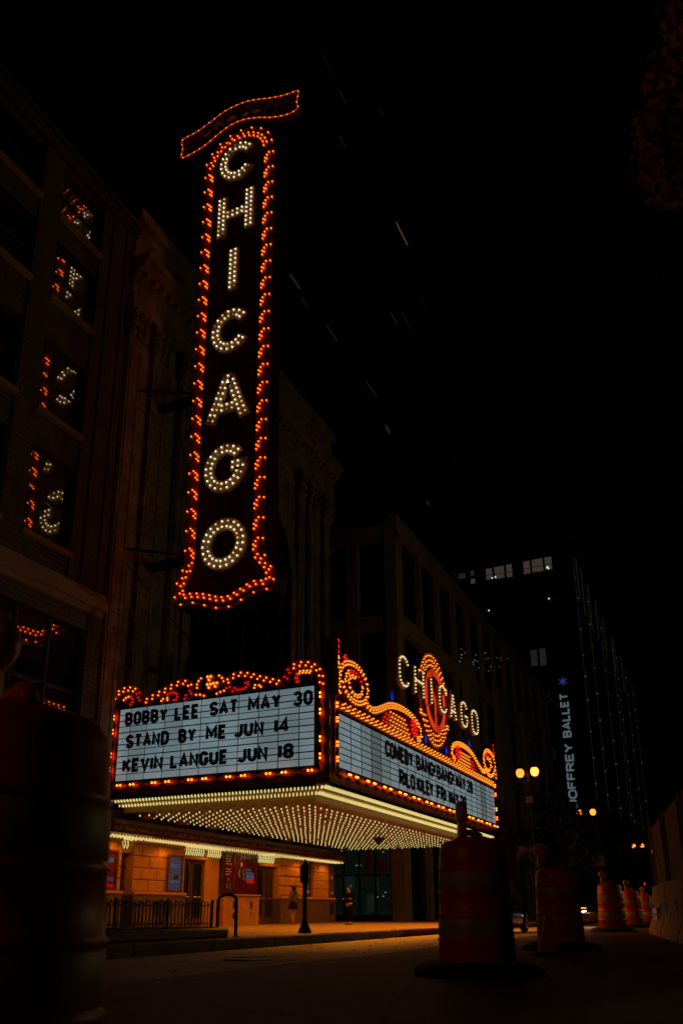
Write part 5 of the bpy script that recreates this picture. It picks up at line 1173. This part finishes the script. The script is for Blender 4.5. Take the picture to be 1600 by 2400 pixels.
# ================================================================== vehicles
def car(cx, cy_, z0, facing, label, lit_=False):
    t = thing('parked_car' if not lit_ else 'oncoming_car', label, 'car', (cx, cy_, z0)); f = facing           # facing +1: nose to +Y
    T_ = lambda l, s, z: (cx + s, cy_ + f * l, z0 + z)
    sec = [(-2.0, .30, .62, .66), (-1.9, .22, .78, .76), (-1.4, .17, .86, .80), (-.6, .17, .87, .81), (.4, .17, .86, .81), (1.1, .17, .80, .80), (1.7, .19, .70, .75), (1.95, .28, .55, .64)]
    b = MB(); n = 8; vs = []
    for l, zl_, zh, hw in sec: vs += [T_(l, *q) for q in ((-hw * .9, zl_), (hw * .9, zl_), (hw, zl_ + .12), (hw, zh - .2), (hw * .9, zh - .03), (hw * .5, zh), (-hw * .5, zh), (-hw * .9, zh - .03))] 
    # mirror the left flank points
    fs = [(i * n + k, i * n + (k + 1) % n, (i + 1) * n + (k + 1) % n, (i + 1) * n + k) for i in range(len(sec) - 1) for k in range(n)] + [tuple(range(n)), tuple((len(sec) - 1) * n + k for k in range(n))]
    b.add(vs, fs); b.build('body', M_CAR, t, True)
    b = MB(); vs = []
    for l, zz_, hw in ((-1.75, .82, .66), (-1.1, 1.20, .56), (-.4, 1.28, .56), (.25, 1.22, .55), (1.0, .80, .66)): vs += [T_(l, -hw, zz_), T_(l, hw, zz_), T_(l, .72, .8), T_(l, -.72, .8)]
    b.add(vs, [(i * 4 + k, i * 4 + (k + 1) % 4, (i + 1) * 4 + (k + 1) % 4, (i + 1) * 4 + k) for i in range(4) for k in range(4)]); b.build('cabin', glass('car_glass', (.8, .8, .85), .12), t)
    b = MB(); b.box(cx - .5, cy_ - .9, z0 + 1.24, cx + .5, cy_ + .4, z0 + 1.30) if False else None
    for l in (-1.25, 1.2):
        for s in (-1, 1):
            w_ = MB().lathe([(.05, -.09), (.30, -.09), (.32, -.05), (.32, .05), (.30, .09), (.05, .09)], T_(l, s * .74, .32), 20, ax='x').build('wheel', M_RUBBER, t, True)
            MB().lathe([(.02, .085), (.06, .10), (.17, .10), (.2, .092), (.2, .085)], T_(l, s * .74, .32), 14, ax='x').build('rim', M_CHROME, w_)
    for s in (-1, 1):
        MB().ico(T_(1.86, s * .55, .56), .10, (1.2, .6, .6), 1).build('headlight', emit('headlamp', (.62, .75, 1.0), 6) if lit_ else M_GLASS, t, True)
        if lit_: bx(*T_(1.8, s * .46, .70), *T_(1.88, s * .68, .745)).build('indicator', emit('indicator_amber', (1, .28, .03), 2.2), t)
        MB().ico(T_(-1.95, s * .52, .62), .09, (1.4, .5, .6), 1).build('tail_light', mat('tail_lens', (.25, .01, .01), .2), t, True)
    return t
car(-7.15, 27.3, -.13, 1, 'black parked car half hidden between the second and third drums')
car(P(1368, 2130, Y=40).x + .55, 41.8, -.06, -1, 'dark oncoming car with one bluish headlight and amber strip seen between drums', True)
light_spot('headlight_beam', (P(1368, 2130, Y=40).x + .2, 39.7, .5), 30, (.75, .82, 1.0), (.10, -1, -.07), 30, .6, .05)
car(-1.5, 95, .0, 1, 'tiny distant car with a red tail light at the far right')
MB().ico((-2.02, 92.85, .72 + 1.6), .16, (1, 1, 1), 1)
# traffic signals and small far lights
SG = thing('traffic_signal', 'distant red traffic signal low at the right beyond the drums', 'traffic signal', (-2.2, 90, 0))
p = P(1510, 2071, Y=90); MB().tube([(p.x, 90.3, 0), (p.x, 90.3, p.z + .5)], .07, 8).build('pole', M_BLACK, SG)
bx(p.x - .18, 90.05, p.z - .7, p.x + .18, 90.25, p.z + .3).build('housing', M_BLACK, SG); MB().ico((p.x, 90.0, p.z), .13, (1, .4, 1), 1).build('red_lamp', emit('signal_red', (1, .03, .02), 1.2), SG, True)
# flags
for k, (px, py, d_, lab) in enumerate(((1232, 1990, 52, 'striped flag hanging left of the third drum light'), (1400, 2010, 70, 'small striped flag beside the fourth drum light'))):
    p = P(px, py, Y=d_); F_ = thing('flag', lab, 'flag', (p.x, d_, 0), 'flags on poles')
    MB().tube([(p.x + .3, d_, 2.4), (p.x - .5, d_, 4.4)], .03, 6).build('pole', M_LIME, F_)
    for i in range(7):
        b = MB(); x0 = p.x - .55 + i * .15; b.prism([(x0, p.z - .75 + .05 * (i % 2)), (x0 + .075, p.z - .72), (x0 + .10, p.z + .15), (x0 + .02, p.z + .2)], lambda u, v, d: (u, d_ + .05 + d, v), 0, .015); b.build('stripe', mat('flag_white', (.5, .5, .48), .8), F_)
        b = MB(); b.prism([(x0 + .075, p.z - .72), (x0 + .15, p.z - .75), (x0 + .17, p.z + .12), (x0 + .10, p.z + .15)], lambda u, v, d: (u, d_ + .05 + d, v), 0, .015); b.build('stripe', mat('flag_red', (.25, .02, .03), .8), F_)
for o in list(bpy.data.objects):
    if o.type == 'LIGHT': o['kind'] = 'helper'
